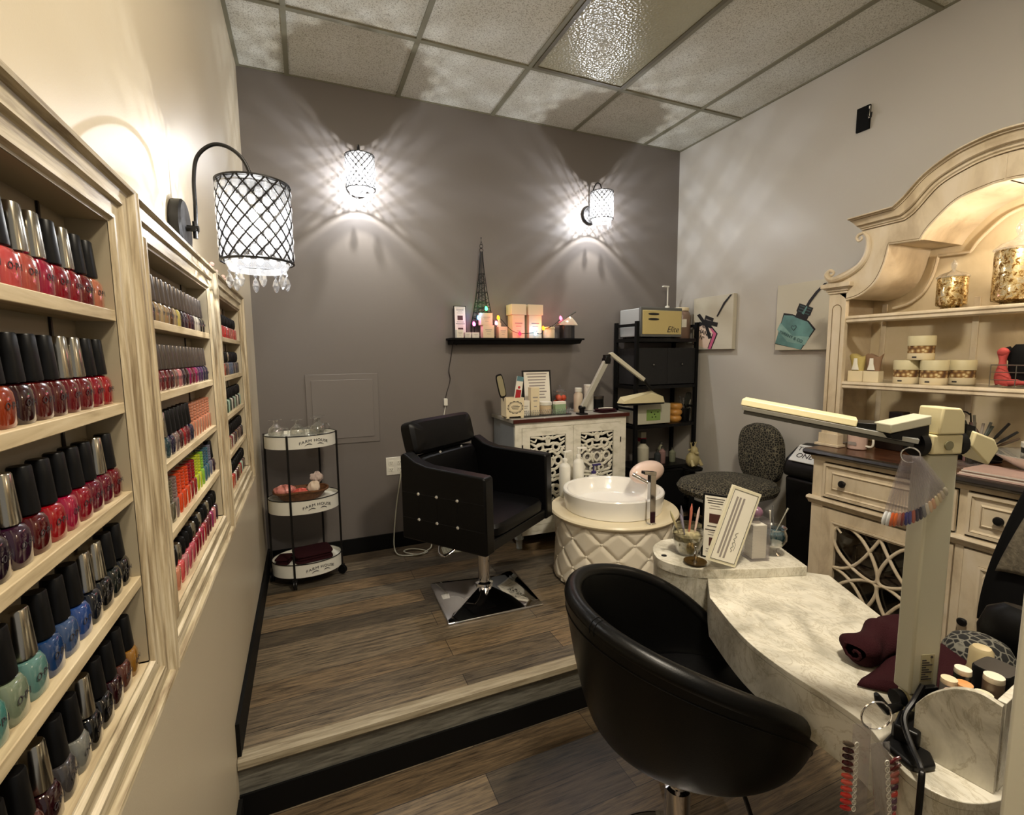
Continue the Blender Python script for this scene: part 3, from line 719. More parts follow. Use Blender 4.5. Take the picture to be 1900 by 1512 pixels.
for lb, x, y, z, s_, m in [('pink and white packet leaning out of the left end of the wicker basket', .125, -.285, .742, (.056, .034, .028), mat('pink_packet', (214, 138, 128), .35, var=.35, bump=(40, .4))),
                        ('coral red wrapped soap in the middle of the wicker basket', .205, -.295, .720, (.036, .026, .026), mat('coral_wrap', (214, 92, 80), .4, bump=(60, .5))),
                        ('white tissue wrapped packet at the right of the wicker basket', .27, -.265, .736, (.034, .028, .034), mat('tissue_wrap', (226, 206, 184), .6, bump=(40, .5)))]:
    t = thing('wrapped_packet', lb, 'packet', (x, y, z)); MB().grid(lump(x * 99, *s_), 22, 12, cu=True).build('wrapper', m, t)
t = thing('tissue_bow', 'crumpled pale tissue bow behind the white packet on the cart', 'tissue', (.29, -.23, .785))
MB().grid(lump(5, .03, .018, .026, .5), 22, 12, cu=True).build('tissue', mat('pale_tissue', (206, 186, 176), .6, bump=(50, .4)), t)
def folded(name, label, loc, w, d, h, rz=0, m='maroon', cat='towel', n=3, group=None):
    t = thing(name, label, cat, loc, rz, group)
    b = MB()
    for k in range(n):
        z0 = h * k / n; o = .006 * (k % 2)
        b.sup([(w / 2 - .012, d / 2 - .01, z0 + .0005), (w / 2 - o, d / 2 - o, z0 + h / n * .3), (w / 2 - o, d / 2 - o, z0 + h / n * .7), (w / 2 - .012, d / 2 - .01, z0 + h / n - .0005)], 32, .32)
    b.build('folds', M[m], t); return t
folded('folded_towel', 'dark maroon folded towels filling the bottom tray of the cart', (.245, -.242, .3265), .20, .16, .05, .2)
folded('folded_towel', 'dark maroon towel bunched at the left of the bottom cart tray', (.098, -.252, .3265), .075, .10, .035, -.3)

# ------------------------------------------------------------------ white fretwork cabinet
WX0, WX1, WY0, WY1 = 1.44, 2.285, -.39, -.02
t = thing('fretwork_cabinet', 'white distressed two door cabinet with carved fretwork panels and mahogany top', 'cabinet', ((WX0 + WX1) / 2, -.2, PZ))
b = MB()
b.mat(0).box(WX0 + .005, WX0 + .018, WY0 + .02, WY1, .33, 1.035).box(WX1 - .018, WX1 - .005, WY0 + .02, WY1, .33, 1.035)
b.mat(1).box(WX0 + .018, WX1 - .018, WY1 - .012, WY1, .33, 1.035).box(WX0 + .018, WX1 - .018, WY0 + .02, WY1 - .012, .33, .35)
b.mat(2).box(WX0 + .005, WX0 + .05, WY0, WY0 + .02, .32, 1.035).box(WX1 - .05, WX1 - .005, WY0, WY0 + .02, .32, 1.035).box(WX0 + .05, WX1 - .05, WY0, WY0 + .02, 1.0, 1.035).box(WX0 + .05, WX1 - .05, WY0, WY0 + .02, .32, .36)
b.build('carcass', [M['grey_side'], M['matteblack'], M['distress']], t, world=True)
b = MB().mat(0).box(WX0 - .012, WX1 + .012, WY0 - .018, WY0 - .006, 1.0355, 1.060)
b.mat(1).box(WX0 - .012, WX1 + .012, WY0 - .006, WY1, 1.0355, 1.0595)
b.build('top', [M['mahogany'], mat('weathered_grey_top', (150, 146, 136), .5, bump=(40, .2), var=.2)], t, world=True, bevel=.002)
b = MB().prism([(WX0 + .05, .32), (WX1 - .05, .32), (WX1 - .05, .30), (1.97, .295), (1.92, .275), (1.80, .275), (1.75, .295), (WX0 + .05, .30)], WY0 + .002, WY0 + .018, 'xz')
b.build('apron', M['distress'], t, world=True)
for x in (WX0 + .04, WX1 - .04):
    for y in (WY0 + .03, WY1 - .04):
        MB().lathe([(.026, .12), (.026, .085), (.03, .078), (.03, .066), (.022, .058), (.018, .012), (.020, .008), (.018, 0)], 16, c=(x, y, PZ)).build('leg', mat('pale_blue_foot', (170, 176, 176), .5, bump=(60, .3)) if x < 1.6 and y < -.2 else M['distress'], t, world=True)
def fret(bm, x0, x1, z0, z1, y):
    """carved scroll work: curved bars, rings and petals mirrored about the middle"""
    cx = (x0 + x1) / 2; W = (x1 - x0) / 2
    def bar(P, w=.0088):
        for sg in (-1, 1):
            Q = catmull([(cx + sg * px * W, y, z1 - pz * W) for px, pz in P], 6)
            ws = [w * (.62 + .5 * sin(pi * k / (len(Q) - 1))) for k in range(len(Q))]
            bm.tube(Q, ws, 6)
    def ring(px, pz, r, w=.0085):
        for sg in (-1, 1):
            bm.tube([(cx + sg * px * W + r * W * cos(a), y, z1 - pz * W + r * W * sin(a)) for a in [2 * pi * k / 18 for k in range(18)]], w, 6, closed=True)
    for k in range(2):
        o = 2.15 * k
        bar([(.0, .05 + o), (.25, .18 + o), (.55, .1 + o), (.95, .05 + o)]); bar([(.06, .5 + o), (.12, .2 + o), (.3, .05 + o)], .006); bar([(0, .52 + o), (.3, .42 + o), (.62, .52 + o), (.95, .35 + o)], .009)
        ring(.46, .62 + o, .19, .009); bar([(.95, .6 + o), (.78, .82 + o), (.9, 1.05 + o)], .009); bar([(0, .92 + o), (.28, .84 + o), (.5, 1.0 + o), (.72, .9 + o), (.95, 1.1 + o)], .009)
        bar([(0, 1.1 + o), (.16, 1.2 + o), (.2, 1.4 + o), (.05, 1.55 + o), (0, 1.6 + o)], .008); ring(.58, 1.32 + o, .2, .009); bar([(.3, 1.05 + o), (.34, 1.35 + o), (.2, 1.62 + o)], .008)
        bar([(.95, 1.3 + o), (.82, 1.5 + o), (.6, 1.62 + o), (.4, 1.75 + o), (0, 1.72 + o)], .009); ring(.26, 1.95 + o, .14, .008); bar([(.95, 1.6 + o), (.75, 1.8 + o), (.8, 2.0 + o), (.5, 2.1 + o), (0, 2.14 + o)], .009)
        bar([(.62, .12 + o), (.72, .3 + o), (.95, .2 + o)], .006); ring(.82, 1.86 + o, .07, .006); bar([(0, .7 + o), (.12, .74 + o), (.24, .7 + o)], .008); bar([(0, .05 + o), (0, .5 + o)], .006)
        bar([(.62, .62 + o), (.8, .66 + o), (.95, .8 + o)], .006); bar([(.38, 1.3 + o), (.3, 1.2 + o), (.2, 1.15 + o)], .006)
for x0, x1, hx in ((WX0 + .052, 1.861, -1), (1.864, WX1 - .052, 1)):
    dr = MB().box(x0, x0 + .055, WY0 - .002, WY0 + .012, .362, .998).box(x1 - .055, x1, WY0 - .002, WY0 + .012, .362, .998).box(x0 + .055, x1 - .055, WY0 - .002, WY0 + .012, .945, .998).box(x0 + .055, x1 - .055, WY0 - .002, WY0 + .012, .362, .41).build('door', M['distress'], t, world=True)
    off = Vector(t.location)
    b = MB().at(Matrix.Translation(-off)); fret(b, x0 + .055, x1 - .055, .41, .945, WY0 + .005); f = b.build('fretwork', M['distress'], dr)
    if hx > 0: MB().at(Matrix.Translation(-off)).box(x0 + .08, x1 - .08, WY0 + .025, WY0 + .03, .5, .85).build('mirror_panel', mat('pale_backing', (150, 146, 140), .3), dr)
    MB().at(Matrix.Translation(-off)).cyl((x0 if hx < 0 else x1, WY0 - .006, .86), (x0 if hx < 0 else x1, WY0 - .006, .895), .004).build('hinge', M['black'], dr)
WT = 1.0605
# caddy, brushes
t = thing('brush_caddy', 'square cream footed caddy box with ornate black oval emblem', 'caddy', (1.432 + .04, -.29, WT))
b = MB().box(-.062, .062, -.045, -.040, .012, .13).box(-.062, .062, .040, .045, .012, .13).box(-.062, -.057, -.04, .04, .012, .13).box(.057, .062, -.04, .04, .012, .13).box(-.057, .057, -.04, .04, .012, .018)
b.build('box', M['kraft'], t, bevel=.001)
for sx in (-1, 1):
    for sy in (-1, 1): MB().box(sx * .05 - .009, sx * .05 + .009, sy * .035 - .008, sy * .035 + .008, 0, .0118).build('foot', M['kraft'], t)
b = MB()
for r, w in ((.05, .0012), (.043, .0007)):
    b.tube([(r * cos(a), -.0458, .07 + r * .72 * sin(a)) for a in [2 * pi * k / 30 for k in range(30)]], w, 4, closed=True)
for k in range(12):
    a = 2 * pi * k / 12; b.tube([(.051 * cos(a), -.0458, .07 + .037 * sin(a)), (.054 * cos(a + .2), -.0458, .07 + .041 * sin(a + .2)), (.05 * cos(a + .35), -.0458, .07 + .038 * sin(a + .35))], .0016, 4)
b.box(-.03, .03, -.0462, -.0455, .072, .0755).box(-.024, .024, -.0462, -.0455, .064, .0665).box(-.02, .02, -.0462, -.0455, .082, .084).box(-.02, .02, -.0462, -.0455, .056, .058)
b.build('emblem', M['ink'], t)
t = thing('foot_file', 'grey paddle shaped foot file standing in the cream caddy box', 'file', (1.437, -.285, WT + .02), .0)
MB().at(RY(-.22)).cyl((0, 0, 0), (0, 0, .12), .008).build('handle', M['black'], t)
X = RY(-.22) @ T(0, 0, .19); MB().at(X @ RX(pi / 2)).sup([(.024, .075, -.004), (.026, .077, 0), (.024, .075, .004)], 24, .45).build('paddle', M['black'], t)
MB().at(X @ RX(pi / 2)).sup([(.019, .066, .0042), (.019, .066, .006)], 24, .45).build('abrasive', mat('abrasive', (150, 142, 112), .9), t)
t = thing('packaged_brush', 'packaged brush with a red fruit print leaning in the cream caddy box', 'package', (1.49, -.288, WT + .02))
b = MB().at(RY(.16)); b.mat(0).box(-.023, .023, -.004, .004, 0, .245); b.mat(1).box(-.023, .023, -.0048, -.0041, .215, .245); b.mat(2).box(-.018, .018, -.0048, -.0041, .10, .16); b.ball((0, -.005, .175), .009, .002, .009)
b.build('package', [M['paper'], mat('teal_band', (90, 130, 140), .5), mat('red_print', (170, 30, 40), .5)], t)
# tray with framed sheet and small goods
t = thing('mirrored_tray', 'mirrored tray with beaded crystal gallery on the fretwork cabinet', 'tray', (1.705, -.235, WT))
MB().box(-.185, .185, -.085, .085, .0, .006).build('base', M['mirror_dark'], t, bevel=.001)
b = MB()
for k in range(24):
    for z in (.014, .026, .038):
        b.ball((-.178 + .355 * k / 23 + (.004 if z == .026 else 0), -.083, z), .0058, n=6, m=4)
for k in range(10):
    for z in (.014, .026, .038): b.ball((-.183, -.075 + .15 * k / 9, z), .0058, n=6, m=4).ball((.183, -.075 + .15 * k / 9, z), .0058, n=6, m=4)
tag(b.build('beads', M['crystal'], t), kind='stuff')
TT = WT + .0065
card_frame('black framed printed letter standing at the back of the mirrored tray', 'framed_letter', (1.715, -.172, TT), -.03, .215, .29, -.12, .012, lines(-.36, .36, .34, .9, 9, 2), cat='picture frame')
carton('square white carton at the left of the mirrored tray', (1.557, -.278, TT), .064, .045, .098, 'paper')
carton('tall narrow cream carton in front of the framed letter', (1.632, -.272, TT), .062, .045, .182, 'kraft')
t = thing('cream_jar', 'low jar with white lid at the centre right of the mirrored tray', 'jar', (1.722, -.262, TT))
MB().lathe([(.038, 0), (.041, .003), (.041, .055), (.036, .06)], 24).build('jar', mat('beige_jar', (206, 184, 150), .3, var=.15), t); MB().lathe([(.043, .0605), (.043, .08), (.04, .083)], 24).build('lid', M['enamel'], t)
t = thing('product_box', 'small green and white carton at the right of the mirrored tray', 'box', (1.822, -.272, TT))
MB().box(-.04, .04, -.02, .02, 0, .062).build('carton', mat('pale_green', (150, 176, 140), .5), t); MB().box(-.04, .04, -.02, .02, .0622, .080).build('lid', M['paper'], t)
t = thing('glass_jar', 'lidded glass jar filled with orange balls on the fretwork cabinet', 'jar', (1.905, -.125, WT))
MB().lathe([(.045, 0), (.05, .004), (.05, .12), (.044, .132), (.044, .138)], 28, cap=False).lathe([(0, .002), (.048, .003)], 28, cap=False).build('jar', M['glass'], t)
MB().lathe([(.046, .1385), (.05, .142), (.044, .152), (.012, .162), (.006, .168), (.012, .178), (.008, .188), (0, .19)], 24).build('lid', M['crystal'], t)
b0 = None
for i, (x, y, z) in enumerate([(-.022, -.022, .022), (.022, -.022, .022), (-.022, .022, .022), (.022, .022, .022), (0, -.028, .058), (.026, .006, .06), (-.026, .008, .06), (-.018, -.022, .096), (.02, -.02, .095), (0, .022, .096)]):
    if b0 is None: b0 = o = MB().ball((0, 0, 0), .0205, n=16, m=10).build('orange_ball', M['orange'])
    else: o = b0.copy(); COL.objects.link(o)
    o.location = (1.905 + x, -.125 + y, WT + z + .002)
    tag(o, 'orange ball inside the lidded glass jar on the fretwork cabinet', 'ball', 'orange balls in the glass jar')
def pump(label, x, y, z, r, h, body='white', pm='white', name='pump_bottle', rz=0, grp=None, ph=.05):
    t = thing(name, label, 'bottle', (x, y, z), rz, grp)
    MB().lathe([(r * .9, 0), (r, .006), (r, h * .88), (r * .82, h * .95), (r * .4, h), (r * .38, h + .01)], 28).build('bottle', M[body] if isinstance(body, str) else body, t)
    MB().lathe([(r * .46, h + .0105), (r * .46, h + .026), (r * .2, h + .03), (.005, h + .03), (.005, h + ph)], 18).box(-.009, .05, -.008, .008, h + ph, h + ph + .011).build('pump', M[pm] if isinstance(pm, str) else pm, t, bevel=.002)
    return t
t = thing('lotion_bottle', 'cream bottle behind the grey lamp arm on the fretwork cabinet', 'bottle', (2.012, -.2, WT)); MB().lathe([(.03, 0), (.032, .004), (.032, .12), (.022, .135), (.022, .14)], 22).build('bottle', mat('beige_plastic', (196, 180, 158), .4), t); MB().lathe([(.025, .1405), (.025, .165), (.022, .167)], 20).build('cap', M['enamel'], t)
t = thing('lotion_bottle', 'tall white canister right of the grey lamp arm on the fretwork cabinet', 'bottle', (2.128, -.15, WT)); MB().lathe([(.034, 0), (.036, .004), (.036, .165), (.034, .167)], 22).build('bottle', M['white'], t); MB().lathe([(.037, .1675), (.037, .182), (.034, .184)], 20).build('cap', M['enamel'], t)
t = thing('black_jar', 'short black lidded jar at the right end of the fretwork cabinet', 'jar', (2.222, -.12, WT)); MB().lathe([(.042, 0), (.045, .004), (.045, .075)], 22).build('jar', M['black'], t); MB().lathe([(.047, .0755), (.047, .095), (.043, .097)], 20).build('lid', M['cap_char'], t)
folded('folded_towel', 'dark plum folded towel lying on the right end of the fretwork cabinet', (2.17, -.3, WT), .15, .11, .022, .12, n=2)
t = thing('plastic_pen', 'pale applicator lying on the plum towel', 'tool', (2.165, -.315, WT + .0225), -.2)
MB().tube([(-.055, 0, .005), (0, 0, .0065), (.05, 0, .005)], [.002, .005, .004], 8).build('pen', M['enamel'], t)
# small desk lamp on the cabinet
t = thing('desk_lamp', 'folding grey desk lamp with cream wedge head on the fretwork cabinet', 'lamp', (1.95, -.352, WT))
MB().box(-.03, .03, -.03, .03, 0, .01).box(-.012, .012, -.014, .014, .010, .05).cyl((-.02, 0, .045), (.02, 0, .045), .016).build('clamp', M['black'], t, bevel=.002)
MB().at(T(0, 0, .04)).prism([(-.018, .0), (.018, -.008), (.205, .305), (.172, .325)], -.013, .013, 'xz').build('lower_arm', mat('arm_grey', (172, 170, 158), .4), t, bevel=.003)
MB().cyl((.19, -.022, .36), (.19, .022, .36), .024).box(.172, .212, -.018, .018, .335, .395).build('elbow', M['black'], t, bevel=.003)
MB().at(T(0, 0, .0)).prism([(.205, .405), (.225, .385), (.50, .205), (.512, .228), (.235, .412)], -.012, .012, 'xz').build('upper_arm', mat('arm_cream', (206, 202, 182), .4), t, bevel=.003)
MB().tube([(.5, 0, .215), (.54, 0, .18), (.575, 0, .145)], [.013, .012, .011], 10).build('neck', M['black'], t)
b = MB()
hx0, hx1 = .31, .665
b.add([(hx0, -.035, .058), (hx1, -.035, .052), (hx1, .045, .052), (hx0, .045, .058), (hx0 + .01, -.03, .075), (.555, -.03, .122), (.60, .035, .135), (hx0 + .02, .035, .1), (hx1 - .01, -.03, .095), (hx1 - .012, .035, .11)],
      [(0, 1, 2, 3), (0, 4, 5, 8, 1), (4, 7, 6, 5), (5, 6, 9, 8), (1, 8, 9, 2), (2, 9, 6, 7, 3), (3, 7, 4, 0)])
b.build('head', M['ivory'], t, bevel=.002)
MB().box(hx0 + .005, hx1 - .005, -.036, .046, .043, .0515).build('light_panel', M['black'], t)

# ------------------------------------------------------------------ black rack in the corner
RX0, RX1, RY0, RY1 = 2.425, 2.998, -.30, -.03
t = thing('shelving_rack', 'tall black metal shelving rack with dark drawers in the back right corner', 'shelf', ((RX0 + RX1) / 2, -.165, PZ))
for x in (RX0, RX1 - .024):
    for y in (RY0, RY1 - .024): MB().box(x, x + .024, y, y + .024, PZ, 1.69).build('post', M['matteblack'], t, world=True)
for z0, z1 in ((1.545, 1.57), (1.205, 1.228), (.915, .938), (.60, .62), (.28, .30)):
    MB().box(RX0 + .002, RX1 - .002, RY0 + .002, RY1 - .002, z0, z1).build('shelf', M['black'], t, world=True)
b = MB()
for x in (RX0, RX1 - .024): b.box(x + .004, x + .02, RY0 + .024, RY1 - .024, 1.655, 1.675).box(x + .004, x + .02, RY0 + .024, RY1 - .024, 1.05, 1.065)
b.build('side_rail', M['matteblack'], t, world=True)
DW = (RX1 - RX0 - .052) / 2
for k in range(2):
    x0 = RX0 + .025 + k * (DW + .002)
    d = MB().box(x0, x0 + DW, RY0 + .006, RY1 - .03, 1.235, 1.50).build('drawer', mat('black_fabric_bin', (20, 20, 22), .75, bump=(200, .4)), t, world=True, bevel=.003)
    MB().at(Matrix.Translation(-Vector(t.location))).ball((x0 + DW / 2, RY0 - .001, 1.38), .007).build('knob', M['nickel'], d)
RT = 1.5705
t = thing('towel_warmer', 'cream fronted towel warmer cabinet with script lettering atop the black rack', 'appliance', (2.645, -.165, RT))
MB().box(-.17, .19, -.10, .135, .012, .215).build('body', mat('warmer_grey', (168, 172, 172), .4), t, bevel=.006)
MB().box(-.178, .195, -.125, -.101, .01, .22).build('door_frame', mat('warmer_trim', (96, 98, 96), .35), t, bevel=.004)
MB().box(-.166, .186, -.131, -.1255, .028, .198).build('door', mat('warmer_cream', (206, 188, 128), .35), t, bevel=.003)
b = MB().at(T(-.07, -.1325, .172) @ RX(pi / 2)).sup([(.048, .008, -.001), (.048, .008, .001)], 24, .8).at(T(-.07, -.1325, .135) @ RX(pi / 2)).sup([(.048, .008, -.001), (.048, .008, .001)], 24, .8)
b.build('handle_slot', M['espresso_edge'], t)
b = MB().at(T(.11, -.1318, .062) @ RX(pi / 2)); b.text('Elite', .062, .0006, mtx=Matrix.Shear('XY', 4, (.35, 0)) if False else Matrix(((1, .35, 0, 0), (0, 1, 0, 0), (0, 0, 1, 0), (0, 0, 0, 1)))); b.build('lettering', M['espresso_edge'], t)
for sx in (-.15, .17):
    for sy in (-.08, .1): MB().cyl((sx, sy, 0), (sx, sy, .0115), .012).build('foot', M['black'], t)
pump('tall white gallon pump bottle behind the towel warmer in the corner', 2.885, -.075, RT, .038, .23, 'white', 'white', ph=.17, rz=pi)
t = thing('brown_jar', 'large brown plastic jar with white lid and paper label atop the black rack', 'jar', (2.93, -.18, RT))
MB().lathe([(.066, 0), (.07, .006), (.07, .17), (.062, .195), (.052, .205), (.052, .21)], 32).build('jar', mat('brown_scrub', (128, 104, 88), .35, coat=.3), t); MB().lathe([(.056, .2105), (.056, .232), (.052, .235)], 28).build('lid', M['kraft'], t)
MB().grid(lambda u, v: (.0708 * cos(-2.45 + .75 * u), .0708 * sin(-2.45 + .75 * u), .085 + .06 * v), 10, 2).build('label', M['paper'], t)
t = thing('sterilizer', 'white box sterilizer with a green control panel on the black rack', 'appliance', (2.6, -.18, .9385))
MB().box(-.15, .15, -.115, .12, .008, .155).build('body', M['lampgrey'], t, bevel=.004); pn = MB().box(-.07, .055, -.1175, -.1155, .035, .115).build('control_panel', mat('green_panel', (128, 160, 84), .4), t)
b = MB()
for x, z in ((-.03, .095), (0, .08), (.03, .095), (-.02, .06), (.01, .06)): b.cyl((x, -.1178, z), (x, -.1195, z), .005)
b.build('button', M['black'], pn)
for sx in (-.12, .12): MB().cyl((sx, -.08, 0), (sx, -.08, .0075), .01).cyl((sx, .09, 0), (sx, .09, .0075), .01).build('foot', M['black'], t)
for k in range(3):
    t = thing('amber_roll', ['bottom', 'middle', 'top'][k] + ' amber roll of the stack of three beside the green panelled sterilizer', 'roll', (2.872 + .004 * k, -.2, .9385 + .047 * k), 0, 'amber rolls stacked on the black rack')
    MB().lathe([(.02, .0), (.042, .0), (.052, .012), (.054, .023), (.052, .036), (.042, .0465), (.02, .0465)], 24).build('roll', mat('amber_roll', (196, 140, 66), .4, coat=.4), t)
t = thing('brush_cup', 'black cup holding brushes on the sterilizer shelf of the black rack', 'cup', (2.965, -.21, .9385)); MB().lathe([(.034, 0), (.036, .004), (.04, .1), (.037, .1), (.033, .006), (0, .006)], 24).build('cup', M['black'], t)
t = thing('hair_brush', 'dark flat paddle brush standing in the black cup on the rack', 'brush', (2.975, -.21, .946)); MB().at(RY(.12)).cyl((0, 0, 0), (0, 0, .1), .006).at(RY(.12) @ T(0, 0, .16) @ RX(pi / 2)).sup([(.024, .055, -.006), (.027, .058, 0), (.024, .055, .006)], 20, .5).build('brush', mat('dark_brush', (40, 40, 34), .6), t)
for i, (dx, a, h, c) in enumerate([(-.014, -.25, .17, (60, 60, 58)), (-.005, -.12, .15, (90, 88, 84)), (.0, .3, .14, (130, 124, 108))]):
    t = thing('makeup_brush', ['thin dark brush leaning left in the black cup', 'slim grey brush in the middle of the black cup', 'short pale brush leaning right in the black cup'][i], 'brush', (2.96 + dx, -.222, .946)); MB().at(RY(a)).cyl((0, 0, 0), (0, 0, h), .0035).cyl((0, 0, h), (0, 0, h + .025), .0055, .003).build('brush', mat('brush_stick', c, .4), t)
t = thing('lotion_bottle', 'cloudy white bottle with dark cap on the lower shelf of the black rack', 'bottle', (2.565, -.22, .6205)); MB().lathe([(.04, 0), (.043, .005), (.043, .14), (.02, .165), (.02, .172)], 24).build('bottle', mat('cloudy', (196, 192, 172), .3), t); MB().lathe([(.022, .1725), (.022, .20), (.018, .203)], 20).build('cap', M['black'], t)
t = thing('product_tube', 'tall white tube with a red band on the lower shelf of the black rack', 'tube', (2.632, -.12, .6205)); MB().mat(0).box(-.024, .024, -.02, .02, 0, .24).mat(1).box(-.025, .025, -.021, .021, .165, .195).build('tube', [M['lampgrey'], mat('red_band', (150, 24, 50), .4)], t, bevel=.002)
for i, (x, y, h, c) in enumerate([(2.70, -.22, .11, (60, 64, 66)), (2.755, -.21, .13, (150, 120, 116)), (2.80, -.14, .15, (140, 138, 112)), (2.862, -.2, .11, (128, 132, 112))]):
    t = thing('small_bottle', ['dark small bottle', 'pinkish small bottle', 'olive tinted taller small bottle', 'pale green squat bottle'][i] + ' on the lower shelf of the black rack', 'bottle', (x, y, .6205)); MB().lathe([(.022, 0), (.025, .004), (.025, h * .7), (.009, h * .85), (.009, h * .88)], 18).build('bottle', mat('vial', c, .25), t); MB().lathe([(.011, h * .885), (.011, h), (.009, h + .002)], 14).build('cap', M['nickel'], t)
t = thing('storage_box', 'black storage box on the bottom of the black rack', 'box', (2.77, -.17, .3005)); MB().box(-.14, .14, -.12, .11, 0, .27).build('box', M['matteblack'], t, bevel=.004); MB().box(-.145, .145, -.124, .114, .2702, .29).build('lid', M['black'], t, bevel=.003)
# figurine
t = thing('reindeer_figurine', 'small cream reindeer figurine on a dark stand beside the leopard seat', 'figurine', (2.86, -.42, .62))
b = MB().ball((0, 0, .06), .055, .045, .06, 16, 10).ball((.005, -.005, .125), .03, .03, .036).ball((.0, -.035, .115), .016, .022, .013)
for sg in (-1, 1):
    b.tube([(sg * .014, 0, .15), (sg * .02, 0, .175), (sg * .032, 0, .19)], [.006, .005, .003], 6).tube([(sg * .02, 0, .172), (sg * .012, 0, .19)], .003, 5).ball((sg * .036, 0, .135), .014, .006, .008).tube([(sg * .035, -.02, .06), (sg * .04, -.05, .02)], [.016, .012], 8)
b.build('body', mat('cream_figurine', (176, 164, 120), .5), t)
t = thing('plant_stand', 'dark narrow stand under the cream reindeer figurine', 'stand', (2.86, -.42, PZ))
MB().lathe([(.075, 0), (.075, .015), (.02, .02), (.018, .385), (.07, .395), (.072, .409)], 24).build('stand', M['matteblack'], t)
# ------------------------------------------------------------------ salon chair
t = thing('salon_chair', 'square black leather salon chair with crystal buttons on a chrome pyramid base', 'chair', (1.063, -.845, PZ), -.945)
BX = -.012; BYo = .018
def crystals(parent, pts, axis):
    first = None
    for (x, y, z) in pts:
        if first is None:
            b = MB()
            if axis == 'y': b.at(RX(pi / 2))
            elif axis == 'x': b.at(RY(pi / 2))
            b.lathe([(.0085, -.001), (.0085, .002), (.006, .005), (0, .0062)], 8)
            o = first = b.build('crystal_button', mat('rhinestone', (230, 230, 226), .08, .8), parent, ang=5)
        else: o = first.copy(); COL.objects.link(o); o.parent = parent
        o.location = (x, y, z)
for sg in (-1, 1):
    b = MB(); y0, y1 = sg * .256, sg * .324
    poly = [(-.255, .365), (.235, .365), (.242, .375), (.236, .714), (.222, .722), (-.10, .735), (-.17, .752), (-.235, .788), (-.258, .775)]
    b.prism([(x + BX, z) for x, z in poly], min(y0, y1) + BYo, max(y0, y1) + BYo, 'xz')
    a = b.build('armrest', M['leather_soft'], t, bevel=.009)
    fy = sg * .3245 + BYo
    pts = [(x + BX, fy, z) for z in (.60, .475) for x in (-.145, -.035, .085)]
    crystals(a, [(x, y - (.0 if sg < 0 else 0), z) for x, y, z in pts], 'y')
    bb = MB()
    for z in (.60, .475): bb.tube([(-.25 + BX, fy, z), (.23 + BX, fy, z)], .0012, 4)
    for x in (-.145, -.035, .085): bb.tube([(x + BX, fy, .475), (x + BX, fy, .60)], .0010, 4)
    bb.build('stitch_line', M['leather'], a)
b = MB().box(-.22 + BX, .232 + BX, -.2555 + BYo, .2555 + BYo, .368, .42); b.build('seat_frame', M['leather_soft'], t, bevel=.006)
def cushion(u, v): return (-.16 + .40 * u + BX, -.2545 + .509 * v + BYo, .455 + .03 * (sin(pi * min(1, max(0, u))) * sin(pi * v)) ** .5)
b = MB().sup([(.19, .245, .4205), (.203, .254, .43), (.205, .255, .465), (.195, .245, .482), (.12, .16, .49)], 40, .28, c=(.035 + BX, BYo, 0))
b.build('seat', M['leather_soft'], t)
b = MB()
def backp(w, x0, z0, x1, z1, th, bulge):
    # padded slab from (x0,z0) bottom to (x1,z1) top
    d = Vector((x1 - x0, 0, z1 - z0)); L = d.length; d.normalize(); nrm = Vector((d.z, 0, -d.x))
    X = Matrix(((d.x, 0, nrm.x, x0), (0, 1, 0, BYo), (d.z, 0, nrm.z, z0), (0, 0, 0, 1)))
    b.at(X @ T(L / 2, 0, 0)).sup([(L / 2 - .012, w - .012, -th / 2), (L / 2, w, -th / 2 + .014), (L / 2, w, th / 2 - .018), (L / 2 - .016, w - .016, th / 2), (L / 2 - .06, w - .07, th / 2 + bulge)], 48, .24)
    b.at(Matrix.Identity(4))
backp(.252, -.222, .44, -.262, .752, .075, .004)
b.build('lumbar_pad', M['leather_soft'], t)
b = MB(); backp(.252, -.262, .756, -.305, .925, .088, .006)
bk = b.build('backrest', M['leather_soft'], t)
crystals(bk, [(-.212, -.09 + BYo, .755), (-.212, .09 + BYo, .755)], 'x')
MB().at(T(.0, 0, 0) @ RZ(.905)).add([(x, y, z) for z, s_ in ((.0, .243), (.006, .245), (.0105, .240)) for x, y in ((-s_, -s_ * .88), (s_, -s_ * .88), (s_, s_ * .88), (-s_, s_ * .88))] + [(x, y, .068) for x, y in ((-.034, -.034), (.034, -.034), (.034, .034), (-.034, .034))],
    [(3, 2, 1, 0)] + [(k * 4 + i, k * 4 + (i + 1) % 4, (k + 1) * 4 + (i + 1) % 4, (k + 1) * 4 + i) for k in range(3) for i in range(4)] + [(12, 13, 14, 15)]).build('base', M['chrome'], t, bevel=.004)
MB().lathe([(.047, .066), (.047, .078), (.036, .082), (.031, .084), (.031, .36), (.05, .364)], 28).build('column', M['chrome'], t)
MB().box(-.1, .1, -.1, .1, .352, .3675).build('mount_plate', M['black'], t, bevel=.002)
MB().tube(catmull([(-.02, -.03, .345), (-.07, -.10, .30), (-.10, -.16, .265), (-.11, -.19, .26), (-.155, -.17, .262), (-.20, -.10, .29), (-.19, -.04, .34)], 7), .005, 8).build('pump_lever', M['chrome'], t)
